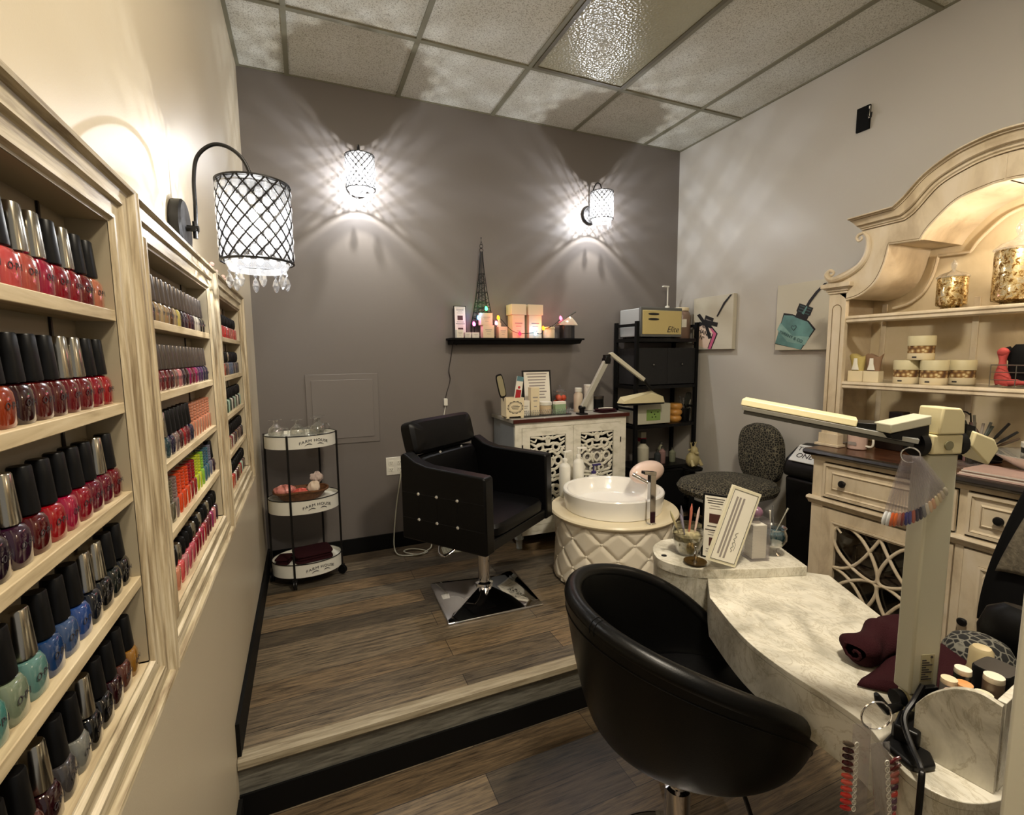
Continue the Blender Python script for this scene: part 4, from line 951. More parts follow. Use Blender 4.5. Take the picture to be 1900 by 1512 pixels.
# cables and power strip behind the chair
t = thing('cable_loop', 'loose white cable coiled on the floor behind the salon chair', 'cable', (.8, -.15, PZ))
MB().tube(catmull([(.80, -.02, .72), (.76, -.03, .5), (.735, -.06, .34), (.725, -.10, .25), (.74, -.15, .218), (.80, -.19, .216), (.88, -.20, .216), (.92, -.17, .216), (.88, -.12, .217), (.82, -.10, .222), (.78, -.12, .222), (.80, -.17, .224), (.86, -.21, .222), (.93, -.16, .222), (.96, -.12, .23), (.97, -.08, .3)], 7), .0042, 8).build('cable', M['lampgrey'], t, world=True)
t = thing('floor_vent', 'white slatted vent cover lying on the floor under the salon chair', 'vent', (1.13, -.21, PZ), -.12)
b = MB().box(-.12, .12, -.05, .05, 0, .006)
for k in range(14): b.box(-.112 + .017 * k, -.104 + .017 * k, -.04, .04, .0055, .012)
b.build('cover', M['lampgrey'], t, bevel=.001)

# ------------------------------------------------------------------ pedicure basin
BCX, BCY = 1.833, -.889
t = thing('pedicure_pedestal', 'round cream diamond tufted pedestal with stone top carrying the white basin', 'pedestal', (BCX, BCY, PZ))
QA = 2.15
def tuft(u, v):
    a = 2 * pi * u; h = v
    z = .012 + .352 * h
    r = .336 - .012 * sin(pi * h)
    pq = 12 * u; q = QA * (1 - h)
    g = min(abs(sin(pi * (pq + q))), abs(sin(pi * (pq - q))))
    r += .013 * (min(1, g * 1.9)) ** .5 - .007
    e = min(1, min(h, 1 - h) * 16); r = r - .005 * (1 - e)
    return (r * cos(a), r * sin(a), z)
MB().grid(tuft, 384, 84, cu=True).build('upholstery', M['tufted'], t, weld=False)
bt = None
for row, sh_ in ((.5, .5), (1.0, 0), (1.5, .5), (2.0, 0)):
    for k in range(12):
        a = 2 * pi * (k + sh_) / 12; h = 1 - row / QA; r = .329 - .012 * sin(pi * h)
        if bt is None: o = bt = MB().ball((0, 0, 0), .0085, n=12, m=8).build('button', M['tufted'], t)
        else: o = bt.copy(); COL.objects.link(o); o.parent = t
        o.location = (r * cos(a), r * sin(a), .012 + .352 * h)
MB().lathe([(.322, 0), (.332, .002), (.332, .0115)], 64).build('plinth', M['espresso_edge'], t)
MB().lathe([(.338, .366), (.350, .3662), (.356, .372), (.358, .380), (.352, .389), (.30, .390), (0, .390)], 72).build('top', M['stonetop'], t)
BZ = .6005
t = thing('basin', 'round white ceramic vessel basin on the tufted pedestal', 'basin', (BCX - .004, BCY, BZ))
MB().lathe([(.262, 0), (.27, .002), (.281, .09), (.282, .100), (.278, .106), (.268, .108), (.259, .106), (.254, .098), (.240, .04), (.22, .022), (.06, .014), (.02, .012), (0, .012)], 80).build('bowl', M['ceramic'], t)
t = thing('faucet', 'tall square chrome faucet standing at the front right of the basin', 'faucet', (1.842, -1.2085, BZ))
MB().box(-.022, .018, -.017, .016, 0, .004).box(-.019, .015, -.014, .013, .0035, .262).build('body', M['chrome'], t, bevel=.004)
MB().prism([(-.058, .262), (.016, .250), (.016, .268), (-.058, .279)], -.015, .014, 'xz').build('lever', M['chrome'], t, bevel=.002)
MB().at(T(0, 0, 0)).tube([(-.005, .008, .205), (-.055, .07, .24)], .0105, 14).cyl((-.055, .07, .24), (-.061, .077, .244), .012, n=14).build('spout', M['chrome'], t)
pump('white pump bottle behind the basin, left of the pair', 1.682, -.598, BZ, .034, .205, rz=.2, ph=.062)
pump('white pump bottle behind the basin, right of the pair', 1.795, -.570, BZ, .034, .215, rz=-.3, ph=.062)
pump('squat white bottle with dark purple pump behind the basin', 1.905, -.572, BZ, .034, .10, 'ceramic', mat('purple_pump', (44, 34, 92), .35), ph=.06)
t = thing('neck_cushion', 'oval pink vinyl cushion resting on the far right rim of the basin', 'cushion', (2.07, -.885, .752), .25)
MB().ball((0, 0, 0), .142, .05, .062, 32, 20).at(RX(pi / 2)).sup([(.02, .01, 0)] * 2, 8).build('cushion', M['pinkpillow'], t) if False else MB().ball((0, 0, .02), .142, .06, .066, 32, 20).build('cushion', M['pinkpillow'], t)
folded('folded_towel', 'dark maroon towels stacked between the tufted pedestal and the marble desk', (1.93, -1.43, .40), .26, .2, .10, .3, n=2)
folded('folded_towel', 'dark maroon towel slumped on the towel stack behind the marble desk', (1.97, -1.38, .5005), .2, .15, .07, -.2, n=2)
t = thing('towel_stool', 'low pale stool under the maroon towels beside the pedestal', 'stool', (1.93, -1.41, PZ))
MB().lathe([(.125, .17), (.13, .173), (.13, .187), (.125, .189)], 28).build('seat', M['stonetop'], t)
for k in range(3): MB().cyl((.1 * cos(k * 2.1), .1 * sin(k * 2.1) * .8, 0), (.08 * cos(k * 2.1), .08 * sin(k * 2.1), .1695), .01).build('leg', M['tufted'], t)

# ------------------------------------------------------------------ leopard stool and bin
t = thing('leopard_chair', 'low rolling chair with leopard print seat and upright back by the right wall', 'chair', (2.58, -1.0, PZ))
MB().sup([(.22, .20, .40), (.27, .235, .415), (.285, .245, .445), (.265, .23, .475), (.19, .17, .492), (.05, .05, .498)], 40, .75).build('seat', M['leopard'], t)
MB().at(T(.30, .02, .62) @ RY(pi / 2 - .06)).sup([(.14, .12, -.045), (.185, .15, -.03), (.19, .155, .015), (.165, .135, .045), (.09, .08, .056)], 40, .72).build('backrest', M['leopard'], t)
MB().box(.18, .34, -.02, .02, .385, .398).box(.335, .352, -.02, .02, .385, .55).build('back_bracket', M['black'], t)
MB().cyl((0, 0, .1), (0, 0, .40), .022).build('column', M['black'], t)
for k in range(5):
    a = 2 * pi * k / 5 + .3
    l = MB().tube([(0, 0, .11), (.22 * cos(a), .22 * sin(a), .06)], [.02, .013], 8).build('leg', M['black'], t)
    MB().cyl((.22 * cos(a) - .01, .22 * sin(a), .026), (.22 * cos(a) + .01, .22 * sin(a), .026), .025, n=14).build('caster', M['black'], l)
t = thing('towel_bin', 'tall black bin with silver swing flap reading towels only beside the sideboard', 'bin', (2.865, -1.375, PZ))
MB().add([(x * s_, y * s_, z) for z, s_ in ((0, .84), (.56, 1)) for x, y in ((-.135, -.115), (.135, -.115), (.135, .115), (-.135, .115))], [(3, 2, 1, 0), (0, 1, 5, 4), (1, 2, 6, 5), (2, 3, 7, 6), (3, 0, 4, 7), (4, 5, 6, 7)]).build('bin', M['black'], t, bevel=.02)
MB().prism([(-.142, .5605), (-.147, .60), (-.125, .66), (-.045, .715), (.03, .733), (.12, .72), (.145, .68), (.147, .60), (.142, .5605)], -.123, .123, 'xz').build('lid', M['black'], t, bevel=.018)
sv = Vector((.105, 0, .088)).normalized(); nvv = Vector((-sv.z, 0, sv.x))
Xf = Matrix(((0, sv.x, nvv.x, -.098), (-1, 0, 0, 0), (0, sv.z, nvv.z, .693), (0, 0, 0, 1)))
fl = MB().at(Xf).box(-.088, .088, -.062, .062, -.004, .003).build('flap', mat('silver_flap', (206, 206, 202), .35, .3), t, bevel=.003)
MB().at(Xf).text('TOWELS', .040, .0006, mtx=T(0, .028, .0038)).text('ONLY', .046, .0006, mtx=T(0, -.020, .0038)).build('lettering', M['ink'], fl)

# ------------------------------------------------------------------ canvases
def canvas(label, y0, y1, z0, z1, loc):
    t = thing('canvas_print', label, 'painting', (XR - .001, (y0 + y1) / 2, (z0 + z1) / 2))
    MB().box(XR - .036, XR - .001, min(y0, y1), max(y0, y1), z0, z1).build('canvas', mat('canvas_ground', (198, 192, 174), .7, bump=(120, .2)), t, world=True, bevel=.002)
    return t
def art(t, y0, z0, w, cols, pieces):
    """pieces: (mat index, polygon in 0..1 canvas units, x from the left, z from the bottom)"""
    b = MB(); off = Vector(t.location)
    for k, (m, poly) in enumerate(pieces):
        b.mat(m).prism([(y0 - px * w, z0 + pz * w) for px, pz in poly], XR - .0368 - .0003 * (k + 1), XR - .0364 - .0003 * k, 'yz')
    return b.build('painted_bottle', cols, t, world=True)
def rotp(poly, a, c):
    return [(c[0] + (x - c[0]) * cos(a) - (z - c[1]) * sin(a), c[1] + (x - c[0]) * sin(a) + (z - c[1]) * cos(a)) for x, z in poly]
inkm = mat('painted_black', (24, 22, 24), .6)
t = canvas('canvas of a tilted pink bottle with a black ribbon, partly behind the black rack', -.235, -.607, 1.487, 1.869, None)
P = []
c = (.27, .3)
P.append((0, rotp([(.02, .0), (.62, .0), (.62, .42), (.44, .5), (.10, .5), (.02, .42)], -.35, c)))
P.append((2, rotp([(.05, .03), (.50, .03), (.50, .40), (.42, .46), (.12, .46), (.05, .40)], -.35, c)))
P.append((1, rotp([(.52, .03), (.59, .03), (.59, .41), (.44, .47), (.40, .46), (.52, .38)], -.35, c)))
P.append((0, rotp([(.2, .48), (.42, .48), (.42, .66), (.2, .66)], -.35, c)))
P.append((3, rotp([(.23, .52), (.39, .52), (.39, .545), (.23, .545)], -.35, c))); P.append((3, rotp([(.23, .58), (.39, .58), (.39, .60), (.23, .60)], -.35, c)))
P.append((0, [(.02, .40), (.34, .50), (.62, .42), (.64, .50), (.36, .56), (.02, .46)])); P.append((0, [(.1, .68), (.18, .70), (.36, .5), (.30, .46)])); P.append((0, [(.3, .5), (.37, .5), (.5, .22), (.42, .2)]))
P.append((0, [(.60, .62), (.63, .61), (.80, .84), (.95, .99), (.91, .99), (.76, .86)]))
art(t, -.235, 1.487, .38, [inkm, mat('painted_rose', (196, 96, 130), .6), mat('painted_cream_pink', (222, 196, 176), .6), mat('painted_grey', (120, 112, 110), .6)], [(m, [(max(.005, min(.995, x)), max(.005, min(.995, z))) for x, z in q]) for m, q in P])
R_wall = Matrix(((0, 0, -1, 0), (-1, 0, 0, 0), (0, 1, 0, 0), (0, 0, 0, 1)))
b = MB()
for s_, dz, sz in (('Nº5', .052, .036), ('CHANEL', .012, .046), ('Nº', -.03, .04)):
    b.text(s_, sz, .0004, mtx=T(XR - .0405, -.235 - .105, 1.487 + .115) @ R_wall @ RZ(-.35) @ T(0, dz, 0))
b.build('lettering', inkm, t, world=True)
t = canvas('canvas of a tilted teal bottle with black outline, beside the cream hutch', -.945, -1.325, 1.474, 1.874, None)
P = []; c = (.35, .3); A_ = -.38
P.append((0, rotp([(.0, -.05), (.62, -.05), (.66, .44), (.50, .52), (.20, .53), (.04, .5)], A_, c)))
P.append((1, rotp([(.02, -.03), (.60, -.03), (.635, .42), (.49, .50), (.21, .51), (.06, .47)], A_, c)))
P.append((2, rotp([(.04, .22), (.3, .10), (.6, .16), (.62, .3), (.34, .22), (.05, .34)], A_, c)))
P.append((0, rotp([(.26, .50), (.47, .50), (.47, .58), (.49, .6), (.49, .72), (.24, .72), (.24, .6), (.26, .58)], A_, c)))
for q in (.60, .645, .685): P.append((3, rotp([(.27, q), (.47, q), (.47, q + .015), (.27, q + .015)], A_, c)))
hx, hz = .33, .36
P.append((3, [(hx, hz - .06), (hx + .05, hz), (hx + .04, hz + .03), (hx + .012, hz + .03), (hx, hz + .012), (hx - .012, hz + .03), (hx - .04, hz + .03), (hx - .05, hz)]))
P.append((1, [(hx, hz - .042), (hx + .036, hz + .002), (hx + .03, hz + .018), (hx + .012, hz + .018), (hx, hz), (hx - .012, hz + .018), (hx - .03, hz + .018), (hx - .036, hz + .002)]))
P.append((0, [(.47, .60), (.50, .59), (.62, .76), (.70, .86), (.83, .99), (.79, .99), (.66, .88), (.56, .76)]))
P.append((1, [(.455, .57), (.49, .55), (.545, .66), (.53, .68)]))
art(t, -.945, 1.474, .38, [inkm, mat('painted_teal', (96, 138, 136), .6, var=.3, bump=(40, .1)), mat('painted_pale_teal', (128, 166, 160), .6, var=.2, bump=(60, .1)), mat('painted_dark_teal', (58, 82, 84), .6)], [(m, [(max(.005, min(.995, x)), max(.005, min(1.04, z))) for x, z in q]) for m, q in P])  # dark teal for the neck bands and heart outline
b = MB().text('TIFFANY & CO.', .026, .0004, mtx=T(XR - .0415, -.945 - .112, 1.474 + .080) @ R_wall @ RZ(-.40))
b.build('lettering', mat('painted_deep_teal', (52, 88, 90), .6), t, world=True)
# ------------------------------------------------------------------ marble nail desk
DZ = .76
desk_poly = catmull([(1.30, -2.13, 0), (1.242, -2.264, 0), (1.214, -2.355, 0), (1.204, -2.45, 0), (1.206, -2.54, 0), (1.198, -2.62, 0), (1.165, -2.675, 0), (1.145, -2.72, 0), (1.156, -2.765, 0), (1.195, -2.792, 0), (1.26, -2.805, 0)], 6)
top = [(1.387, -2.034)] + [(p_[0], p_[1]) for p_ in desk_poly] + [(1.43, -2.805), (1.462, -2.74), (1.605, -2.453), (1.748, -2.178), (1.66, -2.09)]
t = thing('manicure_desk', 'curved grey marble look manicure desk with a raised round end', 'desk', (1.4, -2.4, 0))
def inset(poly, d):
    cx = sum(p[0] for p in poly) / len(poly); cy = sum(p[1] for p in poly) / len(poly)
    return [(cx + (x - cx) * (1 - d), cy + (y - cy) * (1 - d)) for x, y in poly]
MB().prism(top, DZ - .014, DZ).build('desktop', M['marble'], t, world=True, bevel=.0015)
MB().prism(inset(top, .006), DZ - .118, DZ - .0145).build('apron', M['marble'], t, world=True)
tier = catmull([(1.682, -2.151, 0), (1.523, -2.098, 0), (1.395, -2.045, 0), (1.340, -2.012, 0), (1.303, -1.953, 0), (1.300, -1.895, 0), (1.345, -1.825, 0), (1.407, -1.792, 0), (1.462, -1.794, 0), (1.562, -1.835, 0), (1.753, -1.986, 0)], 5)
tier = [(p_[0], p_[1]) for p_ in tier]
MB().prism(tier, DZ + .0005, DZ + .030).build('raised_top', M['marble'], t, world=True, bevel=.001)
leg1 = [(1.345, -2.02), (1.306, -1.955), (1.303, -1.897), (1.347, -1.828), (1.408, -1.796), (1.462, -1.798), (1.52, -1.83), (1.50, -2.03), (1.42, -2.04)]
c1 = catmull([(x, y, 0) for x, y in leg1[:7]], 5)
MB().prism([(p_[0], p_[1]) for p_ in c1] + [(1.50, -2.05), (1.40, -2.045)], .655, DZ).prism([(1.345, -1.915), (1.352, -1.835), (1.408, -1.80), (1.462, -1.80), (1.515, -1.83), (1.51, -1.93)], 0, .655).build('pedestal', M['marble'], t, world=True)
c2 = catmull([(1.20, -2.65, 0), (1.165, -2.69, 0), (1.152, -2.73, 0), (1.165, -2.768, 0), (1.2, -2.786, 0), (1.26, -2.797, 0)], 5)
MB().prism([(p_[0], p_[1]) for p_ in c2] + [(1.42, -2.797), (1.45, -2.74), (1.40, -2.65)], 0, DZ - .1185).build('pedestal', M['marble'], t, world=True)
MB().cyl((1.329, -1.9, DZ + .0302), (1.329, -1.9, DZ + .031), .009, n=20).build('cable_hole', M['black'], t, world=True)
# arched organiser standing at the near end
t = thing('desk_organizer', 'marble look organizer box with arched front panel at the near end of the desk', 'organizer', (1.3, -2.74, DZ))
b = MB()
P0 = Vector((1.212, -2.685, 0)); P1 = Vector((1.228, -2.790, 0)); dv = (P1 - P0); L = dv.length; dv.normalize(); nv = Vector((-dv.y, dv.x, 0))
if nv.x > 0: pass
Xp = Matrix(((dv.x, nv.x, 0, P0.x), (dv.y, nv.y, 0, P0.y), (0, 0, 1, 0), (0, 0, 0, 1)))
arch = [(0, .0003), (L, .0003)] + [(L * v[0], v[1]) for v in catmull([(1, .150, 0), (.75, .156, 0), (.5, .148, 0), (.3, .131, 0), (.13, .110, 0), (0, .086, 0)], 5)]
b.at(T(0, 0, DZ) @ Xp).prism(arch, 0, .010, 'xz')
b.build('front_panel', M['marble'], t, world=True, bevel=.0008)
MB().prism([(1.240, -2.790), (1.239, -2.779), (1.46, -2.755), (1.462, -2.766)], DZ + .0005, DZ + .152).build('side_panel', M['marble'], t, world=True, bevel=.0008)
MB().prism([(1.232, -2.778), (1.222, -2.69), (1.38, -2.66), (1.42, -2.755)], DZ + .0005, DZ + .012).build('inner_floor', M['black'], t, world=True)
OZ = DZ + .0125
for i, (x, y, r, h, c, capc) in enumerate([(1.243, -2.722, .0125, .112, (150, 84, 70), (214, 190, 176)), (1.262, -2.707, .012, .122, (120, 116, 112), (222, 204, 172)), (1.276, -2.722, .0125, .118, (110, 52, 22), (214, 150, 90)),
        (1.302, -2.708, .0125, .13, (40, 40, 38), (226, 218, 200)), (1.292, -2.742, .0135, .108, (226, 220, 190), (226, 220, 190)), (1.322, -2.742, .0145, .132, (112, 94, 80), (226, 216, 196))]):
    nm = ['small rose bottle with pale flat cap nearest the lamp post in the organizer', 'small grey bottle with cream cap behind the rose bottle in the organizer', 'small amber bottle with orange cap in the organizer',
          'small black bottle with white cap at the back of the organizer', 'short cream white bottle at the front middle of the organizer', 'largest brown bottle with white cap at the right of the organizer'][i]
    t = thing('gel_bottle', nm, 'bottle', (x, y, OZ), 0, 'gel bottles in the desk organizer')
    MB().lathe([(r * .96, 0), (r, .002), (r, h * .93)], 18).build('bottle', mat('gel_body', c, .3), t); MB().lathe([(r * .98, h * .9305), (r, h * .94), (r * .96, h)], 18).build('cap', mat('gel_cap', capc, .4), t)
t = thing('black_container', 'large plain black container at the right of the organizer', 'container', (1.375, -2.725, OZ)); MB().sup([(.030, .026, 0), (.031, .027, .003), (.031, .027, .12), (.029, .025, .123)], 24, .4).build('body', M['black'], t)
t = thing('pump_dispenser', 'black dispenser with a white hooked nozzle behind the organizer bottles', 'dispenser', (1.425, -2.712, DZ + .0003)); MB().lathe([(.025, 0), (.027, .004), (.027, .07), (.012, .082)], 20).build('body', M['black'], t); MB().lathe([(.011, .0825), (.009, .098)], 14).box(-.012, .012, -.010, .034, .098, .108).build('nozzle', M['enamel'], t, bevel=.003)
# lamp
t = thing('led_desk_lamp', 'large cream flat LED lamp on a tall post clamped to the manicure desk', 'lamp', (1.274, -2.655, DZ))
LX, LY = 1.276, -2.652
zrot = .42
Xl = T(LX, LY, 0) @ RZ(-.32)
MB().at(Xl).box(-.0285, .0265, -.018, .018, .835, 1.282).build('post', M['lampgrey'], t, world=True, bevel=.004)
lb = MB().at(Xl).box(-.012, .014, -.0188, -.0182, .862, .914).build('rating_label', mat('rating_label', (170, 164, 132), .6), t, world=True)
b = MB().at(Xl)
for k in range(9): b.box(-.010, .010 - .006 * (k % 3), -.0195, -.0189, .866 + .0045 * k, .868 + .0045 * k)
b.cyl((.008, -.0189, .909), (.008, -.0195, .909), .0025).build('label_print', M['ink'], t, world=True)
MB().at(Xl).prism([(-.016, .815), (-.006, .792), (.018, .790), (.016, .857), (-.012, .857)], -.030, -.0196, 'xz').cyl((.004, -.026, .82), (.004, -.026, .77), .006).build('cable_clip', M['black'], t, world=True, bevel=.002)
MB().at(Xl).cyl((-.026, 0, .818), (.030, 0, .818), .013, n=18).box(-.02, .02, -.016, .016, .7605, .83).build('pivot', mat('cream_pivot', (206, 198, 160), .4), t, world=True, bevel=.003)
cp_ = [(1.169, -2.661), (1.205, -2.655), (1.239, -2.639), (1.267, -2.656), (1.239, -2.692), (1.196, -2.729), (1.168, -2.722), (1.156, -2.714)]
MB().prism(cp_, DZ + .0004, DZ + .013).prism([(1.19, -2.665), (1.24, -2.648), (1.262, -2.66), (1.235, -2.69), (1.20, -2.70)], DZ + .013, DZ + .042).build('clamp', M['black'], t, world=True, bevel=.004)
MB().tube(catmull([(1.258, -2.672, .86), (1.236, -2.671, .835), (1.200, -2.676, .815), (1.168, -2.706, .796), (1.146, -2.731, .786), (1.133, -2.739, .765), (1.130, -2.740, .6), (1.14, -2.74, .3), (1.17, -2.70, .04), (1.25, -2.60, .008)], 7), .0048, 8).build('cable', M['black'], t, world=True)
MB().at(Xl).cyl((-.040, 0, .818), (-.0265, 0, .818), .015, n=18).build('knob', M['black'], t, world=True)
# joint block, yoke and pivoting head bar
MB().at(Xl).box(-.030, .028, -.022, .024, 1.284, 1.318).prism([(-.022, 1.319), (.028, 1.319), (.026, 1.352), (.018, 1.364), (-.016, 1.366)], -.024, .022, 'xz').build('joint_block', M['ivory'], t, world=True, bevel=.003)
MB().at(Xl).cyl((-.043, 0, 1.300), (-.0305, 0, 1.300), .022, n=22).build('washer', M['black'], t, world=True)
MB().at(Xl).cyl((.0285, 0, 1.300), (.042, 0, 1.300), .022, n=22).build('washer', M['black'], t, world=True)
MB().at(Xl).cyl((0, -.0222, 1.3), (0, -.0245, 1.3), .008, n=16).build('screw_cover', mat('screw_grey', (120, 116, 90), .4), t, world=True)
A0 = Vector((1.232, -2.640, 1.318)); A1 = Vector((1.078, -2.412, 1.362))
d = (A1 - A0); LL = d.length; d.normalize(); sd = d.cross(Vector((0, 0, 1))).normalized(); upv = sd.cross(d).normalized()
Xb = Matrix(((d.x, sd.x, upv.x, A0.x), (d.y, sd.y, upv.y, A0.y), (d.z, sd.z, upv.z, A0.z), (0, 0, 0, 1)))
HW = .030
MB().at(Xb).add([(x, y, z) for x, w in ((.085, HW), (LL, HW)) for y, z in ((-w, -.004), (w, -.004), (w * .86, .0085), (-w * .86, .0085))], [(0, 1, 2, 3), (4, 7, 6, 5), (0, 4, 5, 1), (1, 5, 6, 2), (2, 6, 7, 3), (3, 7, 4, 0)]).build('head', M['ivory'], t, world=True, bevel=.002)
MB().at(Xb).box(-.005, LL - .004, -HW * .98, HW * .98, -.013, -.0045).build('rail', mat('aluminium_rail', (176, 178, 176), .3, .7), t, world=True, bevel=.001)
b = MB().at(Xb).box(.0, LL - .008, -HW * .9, HW * .9, -.0205, -.0135); b.build('diffuser', mat('dark_diffuser', (62, 62, 58), .3), t, world=True, bevel=.001)
b = MB().at(Xb)
for k in range(22): b.box(.012 + k * .012, .018 + k * .012, -HW * .75, HW * .75, -.0212, -.0207)
b.build('led', mat('led_strip', (120, 118, 96), .3), t, world=True)
MB().at(Xb).prism([(.02, -.0042), (.084, -.0042), (.084, .004), (.06, .008), (.02, .008)], -HW * .84, HW * .84, 'xz').build('control_panel', M['black'], t, world=True, bevel=.001)
MB().at(Xl).prism([(-.105, 1.338), (-.03, 1.352), (-.03, 1.336), (-.105, 1.322)], -.018, .018, 'xz').build('yoke', M['lampgrey'], t, world=True, bevel=.002)
MB().at(Xl).prism([(-.10, 1.32), (-.03, 1.335), (-.03, 1.300), (-.095, 1.312)], -.014, .014, 'xz').build('hinge', M['black'], t, world=True)
MB().at(Xl).add([(.052, -.020, 1.322), (.046, -.020, 1.296), (.088, -.022, 1.308), (.098, -.022, 1.290), (.080, -.022, 1.262), (.060, .026, 1.330), (.050, .026, 1.300), (.086, .026, 1.318), (.098, .026, 1.296), (.082, .026, 1.268)],
    [(0, 1, 4, 3, 2), (5, 7, 8, 9, 6), (0, 2, 7, 5), (2, 3, 8, 7), (3, 4, 9, 8), (4, 1, 6, 9), (1, 0, 5, 6)]).build('counterweight', M['ivory'], t, world=True, bevel=.003)
MB().at(Xl).prism([(.0425, 1.335), (.06, 1.33), (.06, 1.29), (.0425, 1.29)], -.012, .012, 'xz').build('hinge', M['black'], t, world=True)

# nail swatch fans
def swatch(label, loc, ringr, sticks, ring_axis, group=None):
    t = thing('swatch_fan', label, 'nail swatches', loc, 0, group)
    P = []
    for k in range(24):
        a = 2 * pi * k / 24
        v = Vector((ringr * cos(a), 0, ringr * sin(a)))
        v = ring_axis @ v; P.append(tuple(v))
    MB().tube(P, .0011, 6, closed=True).build('ring', M['chrome'], t)
    for (sx, sy, sz, L, ang, off, rgb) in sticks:
        X = T(sx, sy, sz) @ RZ(off) @ RY(ang)
        b = MB().at(X).prism([(-.0035, .003), (.0035, .003), (.0065, -L * .72), (.0055, -L * .78), (-.0055, -L * .78), (-.0065, -L * .72)], -.0006, .0006, 'xz')
        st = b.build('stick', M['clear'], t)
        MB().at(X @ T(0, 0, -L * .87)).sup([(.0035, .0010, -L * .095), (.0062, .0020, -L * .05), (.0064, .0022, 0), (.0045, .0018, L * .075), (.002, .001, L * .095)], 12, .9).build('nail', mat('nail', rgb, .15, coat=1), st)
    return t
st = []
rgbs = [(206, 210, 214), (206, 210, 214), (190, 84, 30), (196, 92, 30), (150, 96, 84), (110, 40, 34), (44, 44, 120), (60, 60, 140), (170, 90, 74), (46, 34, 66), (30, 24, 52), (122, 124, 132), (210, 206, 196), (224, 196, 164), (214, 170, 140), (226, 214, 176), (206, 190, 160), (196, 186, 168), (176, 170, 150)]
for k, c in enumerate(rgbs):
    a = .37 - k * .070
    st.append((0, -.0015 * k + .01, -.004, .128 - .0005 * k, a, .0, c))
swatch('upper fan of clear nail swatch sticks hanging from the lamp joint', (LX - .078, LY - .002, 1.286), .013, st, RZ(-.9))
st = []
rgbs2 = [(206, 168, 150), (90, 80, 70), (56, 14, 18), (44, 10, 14), (70, 14, 20), (40, 12, 12), (86, 30, 24), (206, 84, 70), (226, 100, 84), (214, 74, 64), (216, 60, 50), (200, 50, 46), (30, 30, 52)]
t2 = thing('swatch_fan', 'lower hanging swatch strip with numbered rings of red and dark nails below the desk clamp', 'nail swatches', (1.14, -2.67, .80), 0)
Xs = T(1.208, -2.735, .752) @ RZ(-.32)
SW = Matrix.Translation(-Vector(t2.location))
MB().at(SW @ T(1.140, -2.664, .832) @ RZ(-.4)).tube([(.026 * cos(a), 0, .026 * sin(a)) for a in [2 * pi * k / 28 for k in range(28)]], .0016, 6, closed=True).build('ring', M['chrome'], t2)
def strip(x0, x1, z0, z1, y, nx, n, rgbA, side, tilt):
    X = SW @ T(x0, y, z0) @ RZ(-.38) @ RY(tilt)
    sp = MB().at(X).box(-.016, .016, -.0007, .0007, -.20, -.012).build('strip', M['clear'], t2)
    b = MB()
    for k in range(n):
        P = [(side * .009 + .0035 * cos(a), -.0016, -.05 - .0125 * k + .0050 * sin(a)) for a in [2 * pi * q / 12 for q in range(12)]]
        b.at(X).tube(P, .0009, 5, closed=True).box(side * .009 - .0012, side * .009 + .0012, -.0022, -.0012, -.052 - .0125 * k, -.048 - .0125 * k)
    b.build('number_ring', M['white'], sp)
    for k in range(n):
        MB().at(X @ T(-side * .0215 if False else side * .0235, -.001, -.048 - .0125 * k) @ RY(side * 1.15)).sup([(.002, .001, -.011), (.0052, .0022, -.006), (.0055, .0024, .002), (.003, .0016, .010)], 12, .9).build('nail', mat('nail', rgbA[k % len(rgbA)], .12, coat=1), sp)
strip(1.127, 0, .822, 0, -2.650, 0, 11, [(90, 78, 66), (52, 14, 18), (44, 10, 14), (70, 14, 20), (86, 30, 24), (206, 84, 70), (222, 96, 82), (214, 74, 64), (216, 60, 50), (200, 50, 46), (190, 40, 40)], -1, -.02)
strip(1.119, 0, .815, 0, -2.683, 0, 11, [(86, 18, 28), (92, 20, 24), (176, 104, 96), (186, 96, 90), (72, 30, 58), (206, 70, 66), (96, 66, 92), (110, 60, 90), (190, 80, 80), (160, 150, 140), (90, 70, 80)], 1, -.12)
t = thing('black_clip', 'black hook clip holding the ring of the lower swatch strip', 'clip', (1.19, -2.66, .83))
MB().tube([(-.040, .004, .034), (-.032, .002, .02), (-.012, .0, -.002), (.034, .004, -.012)], [.004, .008, .0085, .006], 10).build('clip', M['black'], t)

